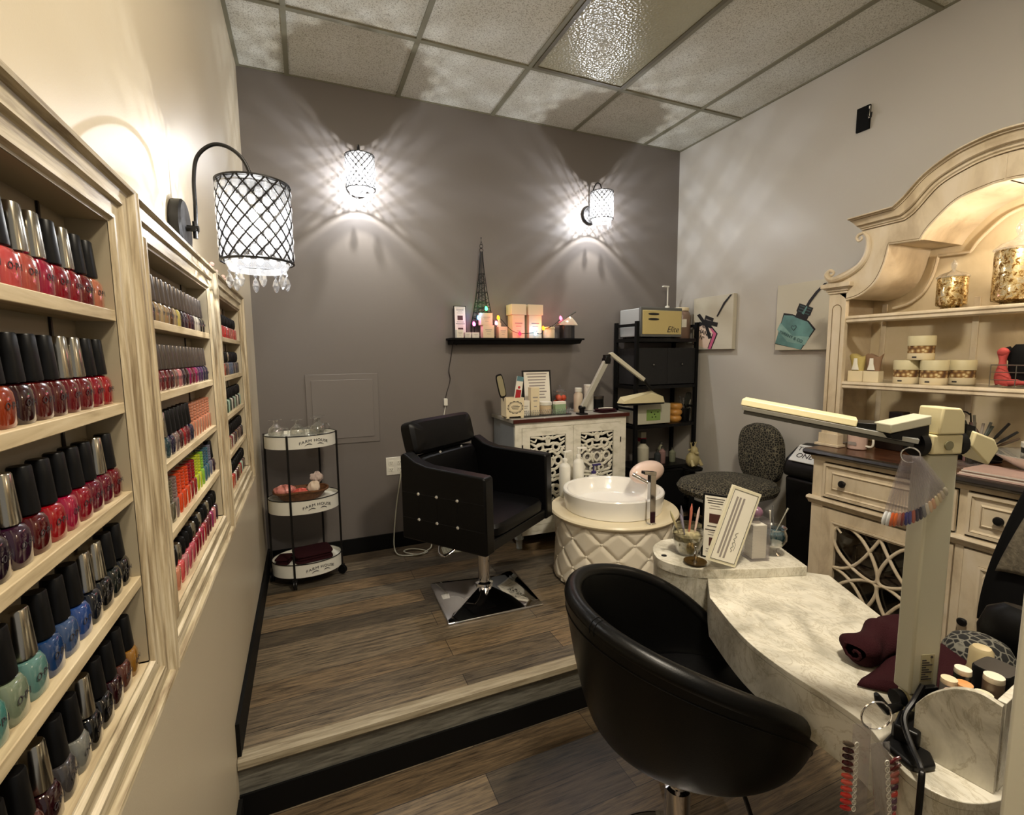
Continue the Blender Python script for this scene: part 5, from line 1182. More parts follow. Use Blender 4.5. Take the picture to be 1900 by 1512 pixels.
# things on the raised round end of the desk
RTz = DZ + .0303
t = thing('glass_cup', 'glass cup of pale filler holding nail brushes on the raised desk end', 'cup', (1.418, -1.915, RTz))
MB().lathe([(.034, 0), (.038, .002), (.050, .045), (.053, .075), (.046, .098), (.044, .098), (.050, .075), (.047, .045), (.036, .006), (0, .006)], 32, cap=False).build('cup', M['mugglass'], t)
MB().lathe([(0, .0065), (.034, .0075), (.045, .045), (.048, .066), (.03, .072), (0, .074)], 28).build('filler', mat('glitter_filler', (190, 180, 140), .5, bump=(220, 1.0), var=.5), t)
for i, (dx, dy, tx, ty, h, c) in enumerate([(-.025, -.01, -.35, .1, .09, (150, 146, 170)), (-.012, .01, -.15, .0, .10, (112, 110, 120)), (.0, 0, .02, .1, .095, (190, 110, 90)), (.012, .01, .08, .0, .1, (214, 120, 100)), (.02, -.006, .2, .0, .092, (214, 190, 180)), (-.03, .012, -.5, .1, .105, (206, 196, 150))]):
    t = thing('nail_brush', ['grey lavender brush leaning left in the glass cup', 'dark grey brush in the glass cup', 'copper coloured brush in the middle of the glass cup', 'salmon brush in the middle right of the glass cup', 'white tipped brush at the right of the glass cup', 'beaded cream wand leaning far left in the glass cup'][i], 'brush', (1.418 + dx, -1.915 + dy, RTz + .066))
    MB().at(RY(tx) @ RX(ty)).tube([(0, 0, 0), (0, 0, h * .5), (0, 0, h * .8), (0, 0, h)], [.0025, .004, .0045, .001], 8).build('brush', mat('nail_brush', c, .25, coat=.5), t)
t = thing('ring_dish', 'small bronze dish with an upright figure on the raised desk end', 'dish', (1.378, -1.990, RTz))
MB().lathe([(.012, 0), (.028, .001), (.034, .007), (.036, .009), (.033, .009), (.026, .004), (0, .0035)], 32).build('dish', mat('bronze', (108, 84, 46), .3, .8), t)
MB().tube([(0, 0, .003), (0, 0, .012), (.001, 0, .022), (0, 0, .034), (.001, 0, .042), (0, 0, .052)], [.007, .0035, .005, .007, .003, .004], 12).ball((0, 0, .055), .0048).tube([(0, 0, .04), (.008, -.002, .048), (.006, -.004, .056)], .0018, 6).build('figure', M['nickel'], t)
card_frame('tall acrylic stand with a narrow black framed price card on the raised desk end', 'price_card', (1.456, -1.988, RTz), -.99, .078, .215, -.03, .006, BR, thick=.008)
# tilted framed sign leaning on the dispenser
t = thing('framed_sign', 'white marble framed sign leaning sideways against the clear dispenser', 'picture frame', (1.478, -2.062, RTz))
c0 = Vector((0, 0, 0))
# in-plane axes: e1 along the bottom edge, e2 up the long side (leaning right)
e1 = Vector((.030, -.078, -.0)).normalized(); upw = Vector((0.30, .10, .95)).normalized()
e1 = Vector((-.35, -.70, .0)); 
H0 = Vector((1.449, -2.02, 0)); 
ax_r = Vector((.919, -.394, 0)); ax_f = Vector((.39, .914, 0))
facing = (ax_r * .25 + ax_f * -1).normalized()
hor = Vector((0, 0, 1)).cross(facing).normalized()
if hor.dot(ax_r) < 0: hor = -hor
a_ = -.36
ex = (hor * cos(a_) + Vector((0, 0, 1)) * sin(a_)); ey = (-hor * sin(a_) + Vector((0, 0, 1)) * cos(a_)); ez = facing
Wf, Hf = .112, .245
Xs2 = Matrix(((ex.x, -ez.x, ey.x, 0), (ex.y, -ez.y, ey.y, 0), (ex.z, -ez.z, ey.z, 0), (0, 0, 0, 1)))
low = min((Xs2 @ Vector((x, 0, z))).z for x in (-Wf / 2, Wf / 2) for z in (0, Hf))
cr = Xs2 @ Vector((Wf / 2, 0, 0)); Xs2 = T(-.012 - cr.x, -.006 - cr.y, -low + .0005) @ Xs2
fr = MB().at(Xs2).box(-Wf / 2, Wf / 2, 0, .008, 0, Hf).build('frame', mat('marble_frame', (222, 216, 190), .3, var=.06), t, bevel=.001)
pp = MB().at(Xs2).box(-Wf / 2 + .009, Wf / 2 - .009, -.0006, -.0001, .010, Hf - .010).build('sheet', M['paper'], t)
b = MB().at(Xs2); q = .0095
for x0, x1, z0, z1 in ((-Wf / 2 + q, Wf / 2 - q, q, q + .0012), (-Wf / 2 + q, Wf / 2 - q, Hf - q - .0012, Hf - q), (-Wf / 2 + q, -Wf / 2 + q + .0012, q, Hf - q), (Wf / 2 - q - .0012, Wf / 2 - q, q, Hf - q)): b.mat(0).box(x0, x1, -.0014, -.0007, z0, z1)
for k, x in enumerate((-.030, -.018, -.004)): b.mat(1).box(x, x + .007, -.0012, -.0007, .02 if k else .03, Hf - .03)
b.mat(0).tube([(.016 + .005 * sin(k * 1.9), -.001, .045 + k * .0045) for k in range(15)], .0007, 4)
b.tube([(.026, -.001, .05), (.026, -.001, .07), (.022, -.001, .075)], .0006, 4)
b.build('print', [M['ink'], M['greyink']], pp)
t = thing('cotton_dispenser', 'clear acrylic dispenser of white cotton pads behind the tilted sign', 'dispenser', (1.588, -2.035, RTz), -.3)
MB().box(-.032, .032, -.03, .03, 0, .006).box(-.032, -.030, -.03, .03, .0065, .135).box(.030, .032, -.03, .03, .0065, .135).box(-.03, .03, .028, .03, .0065, .135).box(-.03, .03, -.03, -.028, .0065, .135).build('case', M['clear'], t)
b = MB()
for k in range(20): b.box(-.024 + .001 * (k % 2), .024, -.022, .022, .0068 + .0055 * k, .0118 + .0055 * k)
tag(b.build('cotton_pad', mat('cotton', (226, 224, 206), .9), t), kind='stuff')
t = thing('purple_ball', 'small dusky purple ball sitting on top of the cotton dispenser', 'ball', (1.588, -2.035, RTz + .1355 + .019)); MB().ball((0, 0, 0), .019, n=20, m=14).build('ball', mat('dusky_purple', (120, 88, 108), .3), t)
t = thing('glass_goblet', 'round glass goblet of blue liquid at the right of the raised desk end', 'goblet', (1.665, -2.038, RTz))
MB().lathe([(.024, 0), (.026, .003), (.016, .010), (.014, .02), (.030, .032), (.042, .052), (.043, .07), (.036, .088), (.041, .094), (.039, .094), (.034, .087), (.040, .07), (.039, .052), (.028, .036), (0, .03)], 32, cap=False).build('goblet', M['mugglass'], t)
MB().lathe([(0, .033), (.027, .0375), (.037, .052), (.0385, .066), (.036, .074), (0, .074)], 28).build('liquid', mat('blue_liquid', (44, 92, 108), .1, coat=1), t)
for i, (a, b_, h) in enumerate(((-.22, .1, .085), (.05, -.1, .09), (.5, .1, .09))):
    t = thing('cuticle_stick', ['white tipped stick leaning left', 'thin dark stick standing upright', 'pale stick leaning right'][i] + ' in the blue liquid goblet', 'stick', (1.665 - .012 + .012 * i, -2.038, RTz + .0745)); MB().at(RY(a) @ RX(b_)).tube([(0, 0, 0), (0, 0, h * .7), (0, 0, h)], [.0015, .0018, .003], 7).build('stick', mat('stick', [(214, 210, 200), (90, 90, 90), (150, 148, 136)][i], .4), t)
# rolled towel on the desk
t = thing('rolled_towel', 'dark maroon rolled towel on the marble desk behind the lamp post', 'towel', (1.45, -2.487, DZ + .0005), .12)
def roll(u, v):
    a = 2 * pi * u; x = -.098 + .22 * v; e = min(1, min(v, 1 - v) * 9) ** .5
    r = (.033 + .004 * sin(3 * a + 9 * v) + .003 * sin(14 * v)) * (.55 + .45 * e)
    return (x, 1.15 * r * cos(a), .034 + .93 * r * sin(a))
b = MB().grid(roll, 40, 26, cu=True)
b.build('roll', M['maroon'], t)
sp_ = [(-.0985, .0045 * k * .55 * cos(k * .7), .034 + .0045 * k * .5 * sin(k * .7)) for k in range(11)]
MB().tube(sp_, .0035, 6).build('spiral_end', M['maroon'], t)
t = thing('folded_towel', 'dark maroon folded towel lying flat under the rolled towel, hanging at the desk edge', 'towel', (1.445, -2.555, DZ + .0005), .15)
def flat(u, v):
    x = -.135 + .29 * u; y = -.075 + .11 * v
    z = .010 + .005 * sin(8 * u + 3 * v) + .006 * sin(pi * v)
    return (x + .02 * sin(4 * v), y - .05 * (1 - v) * (1 - abs(2 * u - .9)), max(.003, z * min(1, min(u, 1 - u) * 12 + .2)))
MB().grid(flat, 30, 14).build('cloth', M['maroon'], t)
sol = t.children[0].modifiers.new('thick', 'SOLIDIFY'); sol.thickness = .003; sol.offset = 1
t = thing('nail_file', 'long pale nail file leaning from the towel to the black leopard pad', 'file', (1.50, -2.62, DZ + .012), 0)
MB().at(RZ(-.5) @ RY(-.25)).box(-.07, .07, -.006, .006, 0, .0022).build('file', M['kraft'], t)

# ------------------------------------------------------------------ tub chair
t = thing('tub_chair', 'large black leather tub chair seen from behind at the manicure desk', 'chair', (1.160, -2.222, 0), -.312)
zbot = .495; RA, RB = .344, .315
def zr(a): return max(zbot + .065, -1.486 + 2.342 * max(1e-6, .5 - .5 * cos(a)) ** .068)
def rr_(a, k): return (RA * k * cos(a), RB * k * sin(a))
def kk(h): return .72 + .28 * min(1, max(0, h)) ** .5
def shell(off):
    def f(u, v):
        a = 2 * pi * u; zt_ = zr(a) - .012; z = zbot + off * .6 + (zt_ - zbot - off * .6) * v ** 1.6
        k = kk((z - zbot) / .36) - off / .3; x, y = rr_(a, k)
        return (x, y, z)
    return f
b = MB().grid(shell(0), 120, 34, cu=True).lathe([(0, zbot - .03), (.12, zbot - .028), (.6, zbot)], 120, RA, RB, cap=False)
b.lathe([(.12, zbot - .028), (.60, zbot)], 120, RA, RB, cap=False) if False else None
b.build('outer_shell', M['leather'], t)
MB().grid(shell(.040), 120, 24, cu=True).build('inner_shell', M['leather'], t)
P = []; P2 = []
for q in range(120):
    a = 2 * pi * q / 120; z = zr(a) - .012; x, y = rr_(a, kk((z - zbot) / .36) - .02 / .3); P.append((x, y, z))
    z2 = z - .034; x, y = rr_(a, kk((z2 - zbot) / .36) + .002); P2.append((x, y, z2))
MB().tube(P, .0225, 14, closed=True).build('rim', M['leather'], t)
MB().tube(P2, .0015, 5, closed=True).build('piping', M['leather'], t)
b = MB()
for da in (-.022, .022):
    a = pi + .42 + da; z = zr(a) - .012; x, y = rr_(a, kk((z - zbot) / .36) - .02 / .3); n_ = Vector((x, y, 0)).normalized()
    b.tube([(x + .0230 * cos(w_) * n_.x, y + .0230 * cos(w_) * n_.y, z + .0230 * sin(w_)) for w_ in [-.6 + k * .3 for k in range(9)]], .0009, 4)
b.build('seam_stitch', M['matteblack'], t)
MB().sup([(.20, .18, zbot + .012), (.225, .20, zbot + .02), (.23, .205, zbot + .05), (.20, .18, zbot + .062), (.08, .08, zbot + .064)], 40, .9).build('seat', M['leather_soft'], t)
MB().lathe([(.0, 0), (.215, 0), (.215, .006), (.20, .014), (.06, .028), (.034, .036), (.034, .30), (.024, .305), (.024, zbot - .06), (.05, zbot - .055), (.05, zbot - .029), (0, zbot - .029)], 56, c=(-.036, 0, 0)).build('swivel_base', M['chrome'], t)
MB().tube(catmull([(.04, -.03, zbot - .045), (.09, -.07, .37), (.12, -.09, .28), (.125, -.095, .22)], 5), .006, 8).build('height_lever', M['black'], t)
# ------------------------------------------------------------------ sideboard
SX, SY0, SY1 = 2.575, -2.745, -1.535
YC = (SY0 + SY1) / 2
t = thing('sideboard', 'antique cream sideboard with dark wood top and fretwork door against the right wall', 'sideboard', (2.8, YC, 0))
OF = Vector(t.location)
b = MB()
b.box(SX + .02, 3.02, SY1 - .02, SY1, .06, .954).box(SX + .02, 3.02, SY0, SY0 + .02, .06, .954).box(3.0, 3.02, SY0, SY1, .06, .954).box(SX + .02, 3.0, SY0, SY1, .10, .12).box(SX + .02, 3.0, SY0 + .02, SY1 - .02, .735, .745)
b.box(SX + .02, 3.0, YC - .01, YC + .01, .12, .735)
# face frame: stiles and rails
b.box(SX, SX + .02, SY1 - .058, SY1, .06, .954).box(SX, SX + .02, SY0, SY0 + .058, .06, .954).box(SX, SX + .02, YC - .014, YC + .014, .12, .93).box(SX, SX + .02, SY0 + .058, SY1 - .058, .93, .954).box(SX, SX + .02, SY0 + .058, SY1 - .058, .06, .125)
b.box(SX, SX + .02, SY0 + .058, SY1 - .058, .706, .735)
b.build('carcass', M['cream'], t, world=True, bevel=.002)
def prof_y(bm, prof, y0, y1):
    bm.prism([(x, z) for x, z in prof], y0, y1, 'xz')
b = MB(); prof_y(b, [(SX - .022, .730), (SX - .026, .738), (SX - .022, .746), (SX - .004, .750), (SX, .750), (SX, .708), (SX - .006, .712), (SX - .010, .724)], SY0 - .01, SY1 + .014)
prof_y(b, [(SX - .016, .9535), (SX - .002, .930), (SX, .930), (SX, .9535)], SY0 - .006, SY1 + .008)
prof_y(b, [(SX - .018, .0), (SX - .018, .08), (SX - .004, .10), (SX, .10), (SX, .0)], SY0 - .006, SY1 + .010)
b.build('moulding', M['cream'], t, world=True, bevel=.001)
b = MB(); b.mat(1); prof_y(b, [(SX - .040, .962), (SX - .046, .970), (SX - .040, .982), (SX - .028, .986), (SX - .02, .986), (SX - .02, .955), (SX - .03, .955)], SY0 - .03, SY1 + .03)
b.mat(0).box(SX - .0198, 3.03, SY0 - .03, SY1 + .03, .955, .9858)
b.build('worktop', [M['counter'], M['espresso_edge']], t, world=True, bevel=.001)
def framed(bm, y0, y1, z0, z1, x, steps):
    """raised picture-frame panel on plane x, facing -x; steps = (inset, projection)"""
    base = len(bm.v)
    for d, p in steps:
        bm.v += [(x - p, y0 + d, z0 + d), (x - p, y1 - d, z0 + d), (x - p, y1 - d, z1 - d), (x - p, y0 + d, z1 - d)]
    for k in range(len(steps) - 1):
        for i in range(4):
            j = (i + 1) % 4; bm.f.append([base + k * 4 + i, base + k * 4 + j, base + k * 4 + 4 + j, base + k * 4 + 4 + i]); bm.mi.append(bm.cur)
def glaze(parent, rects, x):
    b = MB()
    for y0, y1, z0, z1 in rects:
        w = .0016
        b.box(x - .0012, x - .0002, y0, y1, z0, z0 + w).box(x - .0012, x - .0002, y0, y1, z1 - w, z1).box(x - .0012, x - .0002, y0, y0 + w, z0 + w, z1 - w).box(x - .0012, x - .0002, y1 - w, y1, z0 + w, z1 - w)
    b.at(Matrix.Identity(4)); b.v = [tuple(Vector(v) - OF) for v in b.v]
    b.build('glaze_line', M['cream_dark'], parent)
def knob(parent, y, z, x):
    MB().at(T(x - OF.x, y - OF.y, z - OF.z) @ RY(-pi / 2)).lathe([(.008, 0), (.006, .008), (.015, .014), (.017, .02), (.013, .027), (0, .029)], 20).build('knob', M['iron'], parent)
for y0, y1 in ((YC + .017, SY1 - .060), (SY0 + .060, YC - .017)):
    b = MB(); framed(b, y0, y1, .760, .924, SX, [(0, 0), (0, .014), (.012, .014), (.020, .005), (.038, .005), (.044, .012), (.046, .012), (.050, .008)])
    b.add([(SX - .008, y0 + .05, .81), (SX - .008, y1 - .05, .81), (SX - .008, y1 - .05, .874), (SX - .008, y0 + .05, .874)], [(0, 1, 2, 3)])
    d = b.build('drawer', M['cream'], t, world=True, ang=20)
    glaze(d, [(y0 + .0125, y1 - .0125, .7725, .9115)], SX - .013); glaze(d, [(y0 + .0445, y1 - .0445, .8045, .8795)], SX - .011)
    for y in (y0 + .10, y1 - .10): knob(d, y, .842, SX - .008)
def door(y0, y1, kside):
    z0, z1 = .135, .700; w = .085; X = SX - .004
    iz0, iz1, iy0, iy1 = z0 + .075, z1 - .072, y0 + w - .02, y1 - w + .018
    b = MB()
    for r in ((y0, y1, z1 - .072, z1), (y0, y1, z0, z0 + .075), (y0, iy0, z0 + .075, z1 - .072), (iy1, y1, z0 + .075, z1 - .072)): b.box(X, X + .018, *r)
    d = b.build('door', M['cream'], t, world=True)
    b = MB().at(Matrix.Identity(4)); framed(b, iy0 - .018, iy1 + .018, iz0 - .018, iz1 + .018, X, [(0, 0), (0, .007), (.008, .008), (.012, .003), (.018, -.004), (.0185, -.016)])
    b.v = [tuple(Vector(v) - OF) for v in b.v]; b.build('door_moulding', M['cream'], d, ang=20)
    glaze(d, [(iy0 - .019, iy1 + .019, iz0 - .019, iz1 + .019)], X)
    cy, cz = (iy0 + iy1) / 2, (iz0 + iz1) / 2; ry, rz_ = (iy1 - iy0) / 2, (iz1 - iz0) / 2
    b = MB().at(Matrix.Translation(-OF)); XL = X + .006
    def pt(u, v): return (XL, cy + u * ry, cz + v * rz_)
    for su in (-1, 1):
        for sv in (-1, 1):
            P = []
            for k in range(36):
                a = 2 * pi * k / 36; m_ = .66 * cos(a); n_ = .33 * sin(a) * (1 + .25 * cos(a))
                P.append(pt(su * (.50 + (m_ - n_) * .707), sv * (.50 + (m_ + n_) * .707)))
            b.tube(P, .0075, 8, closed=True)
            b.tube([pt(su * (1 - sin(q * pi / 20) * 1.0 if False else (q / 10.0)) , sv * ((1 - q / 10.0) - .52 * sin(pi * q / 10.0) * .5)) for q in range(11)], .0072, 8)
            b.tube([pt(su * (1 - .16 * sin(pi * q / 10)), sv * q / 10) for q in range(11)], .0055, 8) if False else None
            b.tube([pt(su * 1.0, sv * 1.0), pt(su * .86, sv * .86)], .005, 8)
    b.build('fretwork', M['cream'], d)
    MB().at(Matrix.Translation(-OF)).box(X + .0185, X + .020, iy0 - .01, iy1 + .01, iz0 - .01, iz1 + .01).build('pane', M['glass'], d)
    knob(d, y1 - .022 if kside > 0 else y0 + .022, .414, X)
door(YC + .017, SY1 - .060, -1); door(SY0 + .060, YC - .017, 1)
MB().box(SX + .03, 3.0, SY0 + .021, YC - .011, .42, .435).box(SX + .03, 3.0, YC + .011, SY1 - .021, .42, .435).build('inner_shelf', mat('dark_inner_wood', (58, 42, 28), .6), t, world=True)
for i, (y, z, w, h, c) in enumerate([(-1.76, .4355, .14, .09, (72, 60, 44)), (-1.95, .4355, .16, .06, (96, 80, 56)), (-1.80, .1205, .2, .14, (60, 50, 40)), (-2.03, .1205, .12, .10, (80, 66, 48)), (-2.4, .4355, .2, .1, (70, 58, 42)), (-2.4, .1205, .24, .14, (66, 54, 40))]):
    if i in (1, 3): continue
    if i > 3: continue
    t2 = thing('folded_linen', ['folded brown linens on the upper shelf behind the fretwork door', '', 'folded brown linens at the bottom behind the fretwork door', ''][i], 'linen', (2.80, y, z))
    MB().sup([(.12, w / 2 - .008, 0.0005), (.13, w / 2, .01), (.13, w / 2, h * .45), (.126, w / 2 - .004, h * .5), (.13, w / 2, h * .55), (.13, w / 2, h - .01), (.12, w / 2 - .008, h)], 28, .3).build('linen', mat('linen', c, .9), t2)

# ------------------------------------------------------------------ hutch
HY = -2.125; HX = 2.69
t = thing('arched_hutch', 'antique cream arched hutch with scroll shoulders standing on the sideboard', 'hutch', (2.85, HY, .986))
ctop = [(.74, 1.79), (.545, 2.084), (.349, 2.092), (.314, 2.123), (.247, 2.189), (.155, 2.240), (.062, 2.263), (0, 2.268)]
cbot = [(.501, 2.024), (.315, 2.027), (.206, 2.134), (.115, 2.173), (.052, 2.187), (0, 2.190)]
ctop = ctop[1:]
def smooth_half(P, straight):
    """first `straight` points stay sharp, the rest is rounded"""
    head = P[:straight]; c = catmull([(a, b_, 0) for a, b_ in P[straight:]], 5)
    return head + [(v[0], v[1]) for v in c]
CT = smooth_half(ctop, 2); 
cbot = [(.501, 2.024), (.325, 2.027), (.285, 2.052), (.206, 2.134), (.115, 2.173), (.052, 2.187), (0, 2.190)]
ctop2 = [(.545, 2.084), (.355, 2.090), (.314, 2.123), (.247, 2.189), (.155, 2.240), (.062, 2.263), (0, 2.268)]
CT = smooth_half(ctop2, 1); CB_ = smooth_half(cbot, 1)
def mirror(P): return P + [(-a, b_) for a, b_ in P[::-1]][1:]
CTF, CBF = mirror(CT), mirror(CB_)
n_ = min(len(CTF), len(CBF))
b = MB()
prof = [(0, .30), (0, 2.645 - HX), (.10, 2.638 - HX), (.16, 2.650 - HX), (.24, 2.652 - HX), (.42, 2.664 - HX), (.62, 2.668 - HX), (.70, 2.678 - HX), (.84, 2.680 - HX), (.9, 2.687 - HX), (1, 2.687 - HX)]
base = 0
for tt, dx in prof:
    for (a, z), (a2, z2) in zip(CTF, CBF):
        b.v.append((HX + dx, HY + a + (a2 - a) * tt, z + (z2 - z) * tt))
m_ = len(CTF)
for k in range(len(prof) - 1):
    for i in range(m_ - 1): b.f.append([k * m_ + i, k * m_ + i + 1, (k + 1) * m_ + i + 1, (k + 1) * m_ + i]); b.mi.append(0)
b.f.append([k * m_ for k in range(len(prof))][::-1]); b.mi.append(0); b.f.append([k * m_ + m_ - 1 for k in range(len(prof))]); b.mi.append(0)
b.build('cornice', M['cream'], t, world=True, ang=30)
cn_ = COL.objects[-1] if False else [o_ for o_ in t.children if o_.name.startswith('cornice')][0]
b = MB().at(Matrix.Translation(-Vector(t.location)))
for tt, dx in ((.155, 2.640 - HX), (.245, 2.652 - HX), (.70, 2.674 - HX), (.995, 2.6865 - HX)):
    b.tube([(HX + dx - .0006, HY + a + (a2 - a) * tt, z + (z2 - z) * tt) for (a, z), (a2, z2) in zip(CTF, CBF)], .0014, 5)
b.build('glaze_line', M['cream_dark'], cn_)
# face panel between the cornice and the arched opening
opn = catmull([(.552, 1.712, 0), (.49, 1.728, 0), (.432, 1.775, 0), (.398, 1.85, 0), (.381, 1.938, 0)], 5)
opn2 = catmull([(.262, 1.932, 0), (.228, 1.985, 0), (.143, 2.062, 0), (.045, 2.088, 0), (0, 2.091, 0)], 6)
OPH = [(v[0], v[1]) for v in opn] + [(v[0], v[1]) for v in opn2]
outer = catmull([(.655, 1.795, 0), (.632, 1.825, 0), (.52, 1.87, 0), (.482, 1.92, 0), (.478, 1.975, 0), (.503, 2.02, 0)], 5)
OUTH = [(v[0], v[1]) for v in outer] + CB_
HXB = 2.715
half = OPH + [(0, 2.195)] + OUTH[::-1]
poly = half
for sgn in (1, -1):
    b = MB().prism([(HY + sgn * a, z) for a, z in (OPH + OUTH[::-1])], HX, HXB, 'yz')
    b.build('face_panel', M['cream'], t, world=True, bevel=.002)
    # raised bead around the opening
    bd_ = MB().tube([(HX - .001, HY + sgn * a, z) for a, z in OPH], .0045, 8).build('bead', M['cream'], t, world=True)
    MB().at(Matrix.Translation(-Vector(t.location))).tube([(HX - .001, HY + sgn * (a + .0055 * (1 if i < 20 else .6)), z + .0055) for i, (a, z) in enumerate(OPH)], .0014, 5).build('glaze_line', M['cream_dark'], bd_)
    # scroll
    b = MB()
    S = catmull([(.492, 2.012, 0), (.512, 2.006, 0), (.520, 1.992, 0), (.510, 1.978, 0), (.497, 1.985, 0), (.500, 1.996, 0)], 5)
    b.tube([(HX - .006, HY + sgn * a, z) for a, z, _ in S], [.008 - .004 * k / len(S) for k in range(len(S))], 8)
    S = catmull([(.495, 2.014, 0), (.474, 1.99, 0), (.466, 1.95, 0), (.474, 1.90, 0), (.505, 1.858, 0), (.56, 1.828, 0), (.61, 1.815, 0), (.642, 1.822, 0), (.655, 1.845, 0), (.640, 1.862, 0), (.622, 1.852, 0), (.628, 1.838, 0), (.638, 1.842, 0)], 5)
    n2 = len(S)
    b.tube([(HX - .005, HY + sgn * a, z) for a, z, _ in S], [.006 + .009 * sin(pi * min(1, k / (n2 * .85))) * (1 if k < n2 * .7 else .8) for k in range(n2)], 8)
    b.build('scroll', M['cream'], t, world=True)
    # pilaster with capital and plinth block
    ya, yb = HY + sgn * .555, HY + sgn * .638
    y0, y1 = min(ya, yb), max(ya, yb)
    b = MB().box(HX, HXB, y0, y1, 1.05, 1.745)
    z0_, z1_ = 1.08, 1.70; yc_ = (y0 + y1) / 2
    path = [(HX - .0005, y0 + .02, z0_), (HX - .0005, y0 + .02, z1_ - .03)] + [(HX - .0005, yc_ + (yc_ - y0 - .02) * -cos(q * pi / 8), z1_ - .03 + .022 * sin(q * pi / 8)) for q in range(1, 8)] + [(HX - .0005, y1 - .02, z1_ - .03), (HX - .0005, y1 - .02, z0_)]
    pl_ = b.build('pilaster', M['cream'], t, world=True, bevel=.001)
    MB().at(Matrix.Translation(-Vector(t.location))).tube(path, .0018, 6, closed=True).build('glaze_line', M['cream_dark'], pl_)
    b = MB()
    for z0, z1, e in ((1.7455, 1.757, .006), (1.757, 1.768, .012), (1.768, 1.774, .020), (1.774, 1.795, .030)): b.box(HX - e, HXB, y0 - e, y1 + e, z0, z1)
    b.build('capital', M['cream'], t, world=True, bevel=.002)
    b = MB().box(HX - .010, HXB + .01, y0 - .008, y1 + .008, .9995, 1.050).box(HX - .022, HXB + .01, y0 - .020, y1 + .020, .9865, .9995)
    b.build('plinth_block', M['cream'], t, world=True, bevel=.002)
    ys = HY + sgn * .625
    MB().box(HXB, 3.02, min(ys, ys + sgn * .018), max(ys, ys + sgn * .018), .987, 1.80).build('side_panel', M['cream'], t, world=True)
    # vault following the arch back to the wall
    b = MB(); O = [(.640, 1.80)] + [(a + .004, z + .004) for a, z in OPH]
    n3 = len(O)
    for x in (HXB, 3.02):
        for a, z in O: b.v.append((x, HY + sgn * a, z))
        for a, z in O: b.v.append((x, HY + sgn * (a + .012), z + .012))
    for i in range(n3 - 1):
        b.f += [[i, i + 1, 2 * n3 + i + 1, 2 * n3 + i], [n3 + i, n3 + i + 1, 3 * n3 + i + 1, 3 * n3 + i]]; b.mi += [0, 0]
    b.build('vault', M['cream'], t, world=True)
    b = MB().tube([(3.004, HY + sgn * (a - .035 if i > 0 else a - .03), z - .035) for i, (a, z) in enumerate(OPH)] , .007, 8)
    b.build('back_moulding', M['cream'], t, world=True)
b = MB(); BPH = [(.640, .987), (.640, 1.80)] + [(a + .014, z + .014) for a, z in OPH[2:]]
full = [(HY + a, z) for a, z in BPH] + [(HY - a, z) for a, z in BPH[::-1][1:]]
b.prism(full, 3.0205, 3.032, 'yz'); b.build('back_panel', wood('cream_back', (190, 172, 138), (206, 190, 158), (212, 196, 168), (1, 2, 1), 3, .5, .05), t, world=True)
for y in (HY + .565, HY - .565, HY + .19, HY - .19): MB().box(3.012, 3.02, y - .012, y + .012, .99, 1.70).build('back_batten', M['cream'], t, world=True, bevel=.002)
for z1 in (1.634, 1.316):
    b = MB().prism([(HX + .006, z1 - .004), (HX + .010, z1), (HX + .05, z1), (HX + .05, z1 - .034), (HX + .014, z1 - .034), (HX + .008, z1 - .029), (HX + .010, z1 - .018), (HX + .004, z1 - .012)], HY - .556, HY + .556, 'xz')
    b.box(2.98, 3.011, HY - .55, HY + .55, z1 - .02, z1).box(HX + .05, 2.98, HY - .6, HY - .556, z1 - .02, z1 - .0005).box(HX + .05, 2.98, HY + .556, HY + .6, z1 - .02, z1 - .0005)
    sh = b.build('shelf', M['cream'], t, world=True)
    MB().at(Matrix.Translation(-Vector(t.location))).box(HX + .0505, 2.9795, HY - .5555, HY + .5555, z1 - .007, z1 - .0005).build('glass_plate', M['glass'], sh)
# hutch contents
def mjar(label, y, r, h, z, x=2.83):
    t = thing('mercury_jar', label, 'jar', (x, y, z))
    MB().lathe([(r * .75, 0), (r * .9, .004), (r * .55, .012), (r * .98, .022), (r, .03), (r, h * .62), (r * .96, h * .64)], 32).build('jar', M['mercury'], t)
    MB().lathe([(r * 1.08, h * .6405), (r * 1.08, h * .66), (r * .8, h * .72), (r * .3, h * .76), (r * .12, h * .8), (r * .2, h * .85), (r * .24, h * .90), (r * .1, h * .97), (0, h)], 28).build('lid', M['crystal'], t)
mjar('smaller mercury glass jar with finial lid on the top shelf of the hutch', -1.925, .052, .215, 1.6345)
mjar('large mercury glass jar with clear finial lid on the top shelf of the hutch', -2.13, .070, .335, 1.6345)
for i, y in enumerate((-1.612, -1.684)):
    t = thing('gift_bag', ['gold', 'brown'][i] + ' mesh favour bag in a cream card sleeve on the middle hutch shelf', 'favour bag', (2.745, y, 1.3165))
    MB().box(-.02, .02, -.034, .034, 0, .052).build('sleeve', M['kraft'], t, bevel=.001)
    c = [(190, 172, 104), (140, 110, 84)][i]
    MB().grid(lambda u, v: (.018 * cos(2 * pi * u) * (1 - .3 * v), (.028 + .014 * v ** 2) * sin(2 * pi * u), .0525 + .075 * v + .008 * sin(6 * pi * u) * v), 24, 8, cu=True).build('bag', mat('mesh_bag', c, .7), t)
    MB().at(T(-.021, 0, .085)).sup([(.003, .018, -.028), (.004, .010, 0), (.003, .008, .028)], 12, .8).build('tag_label', M['paper'], t)
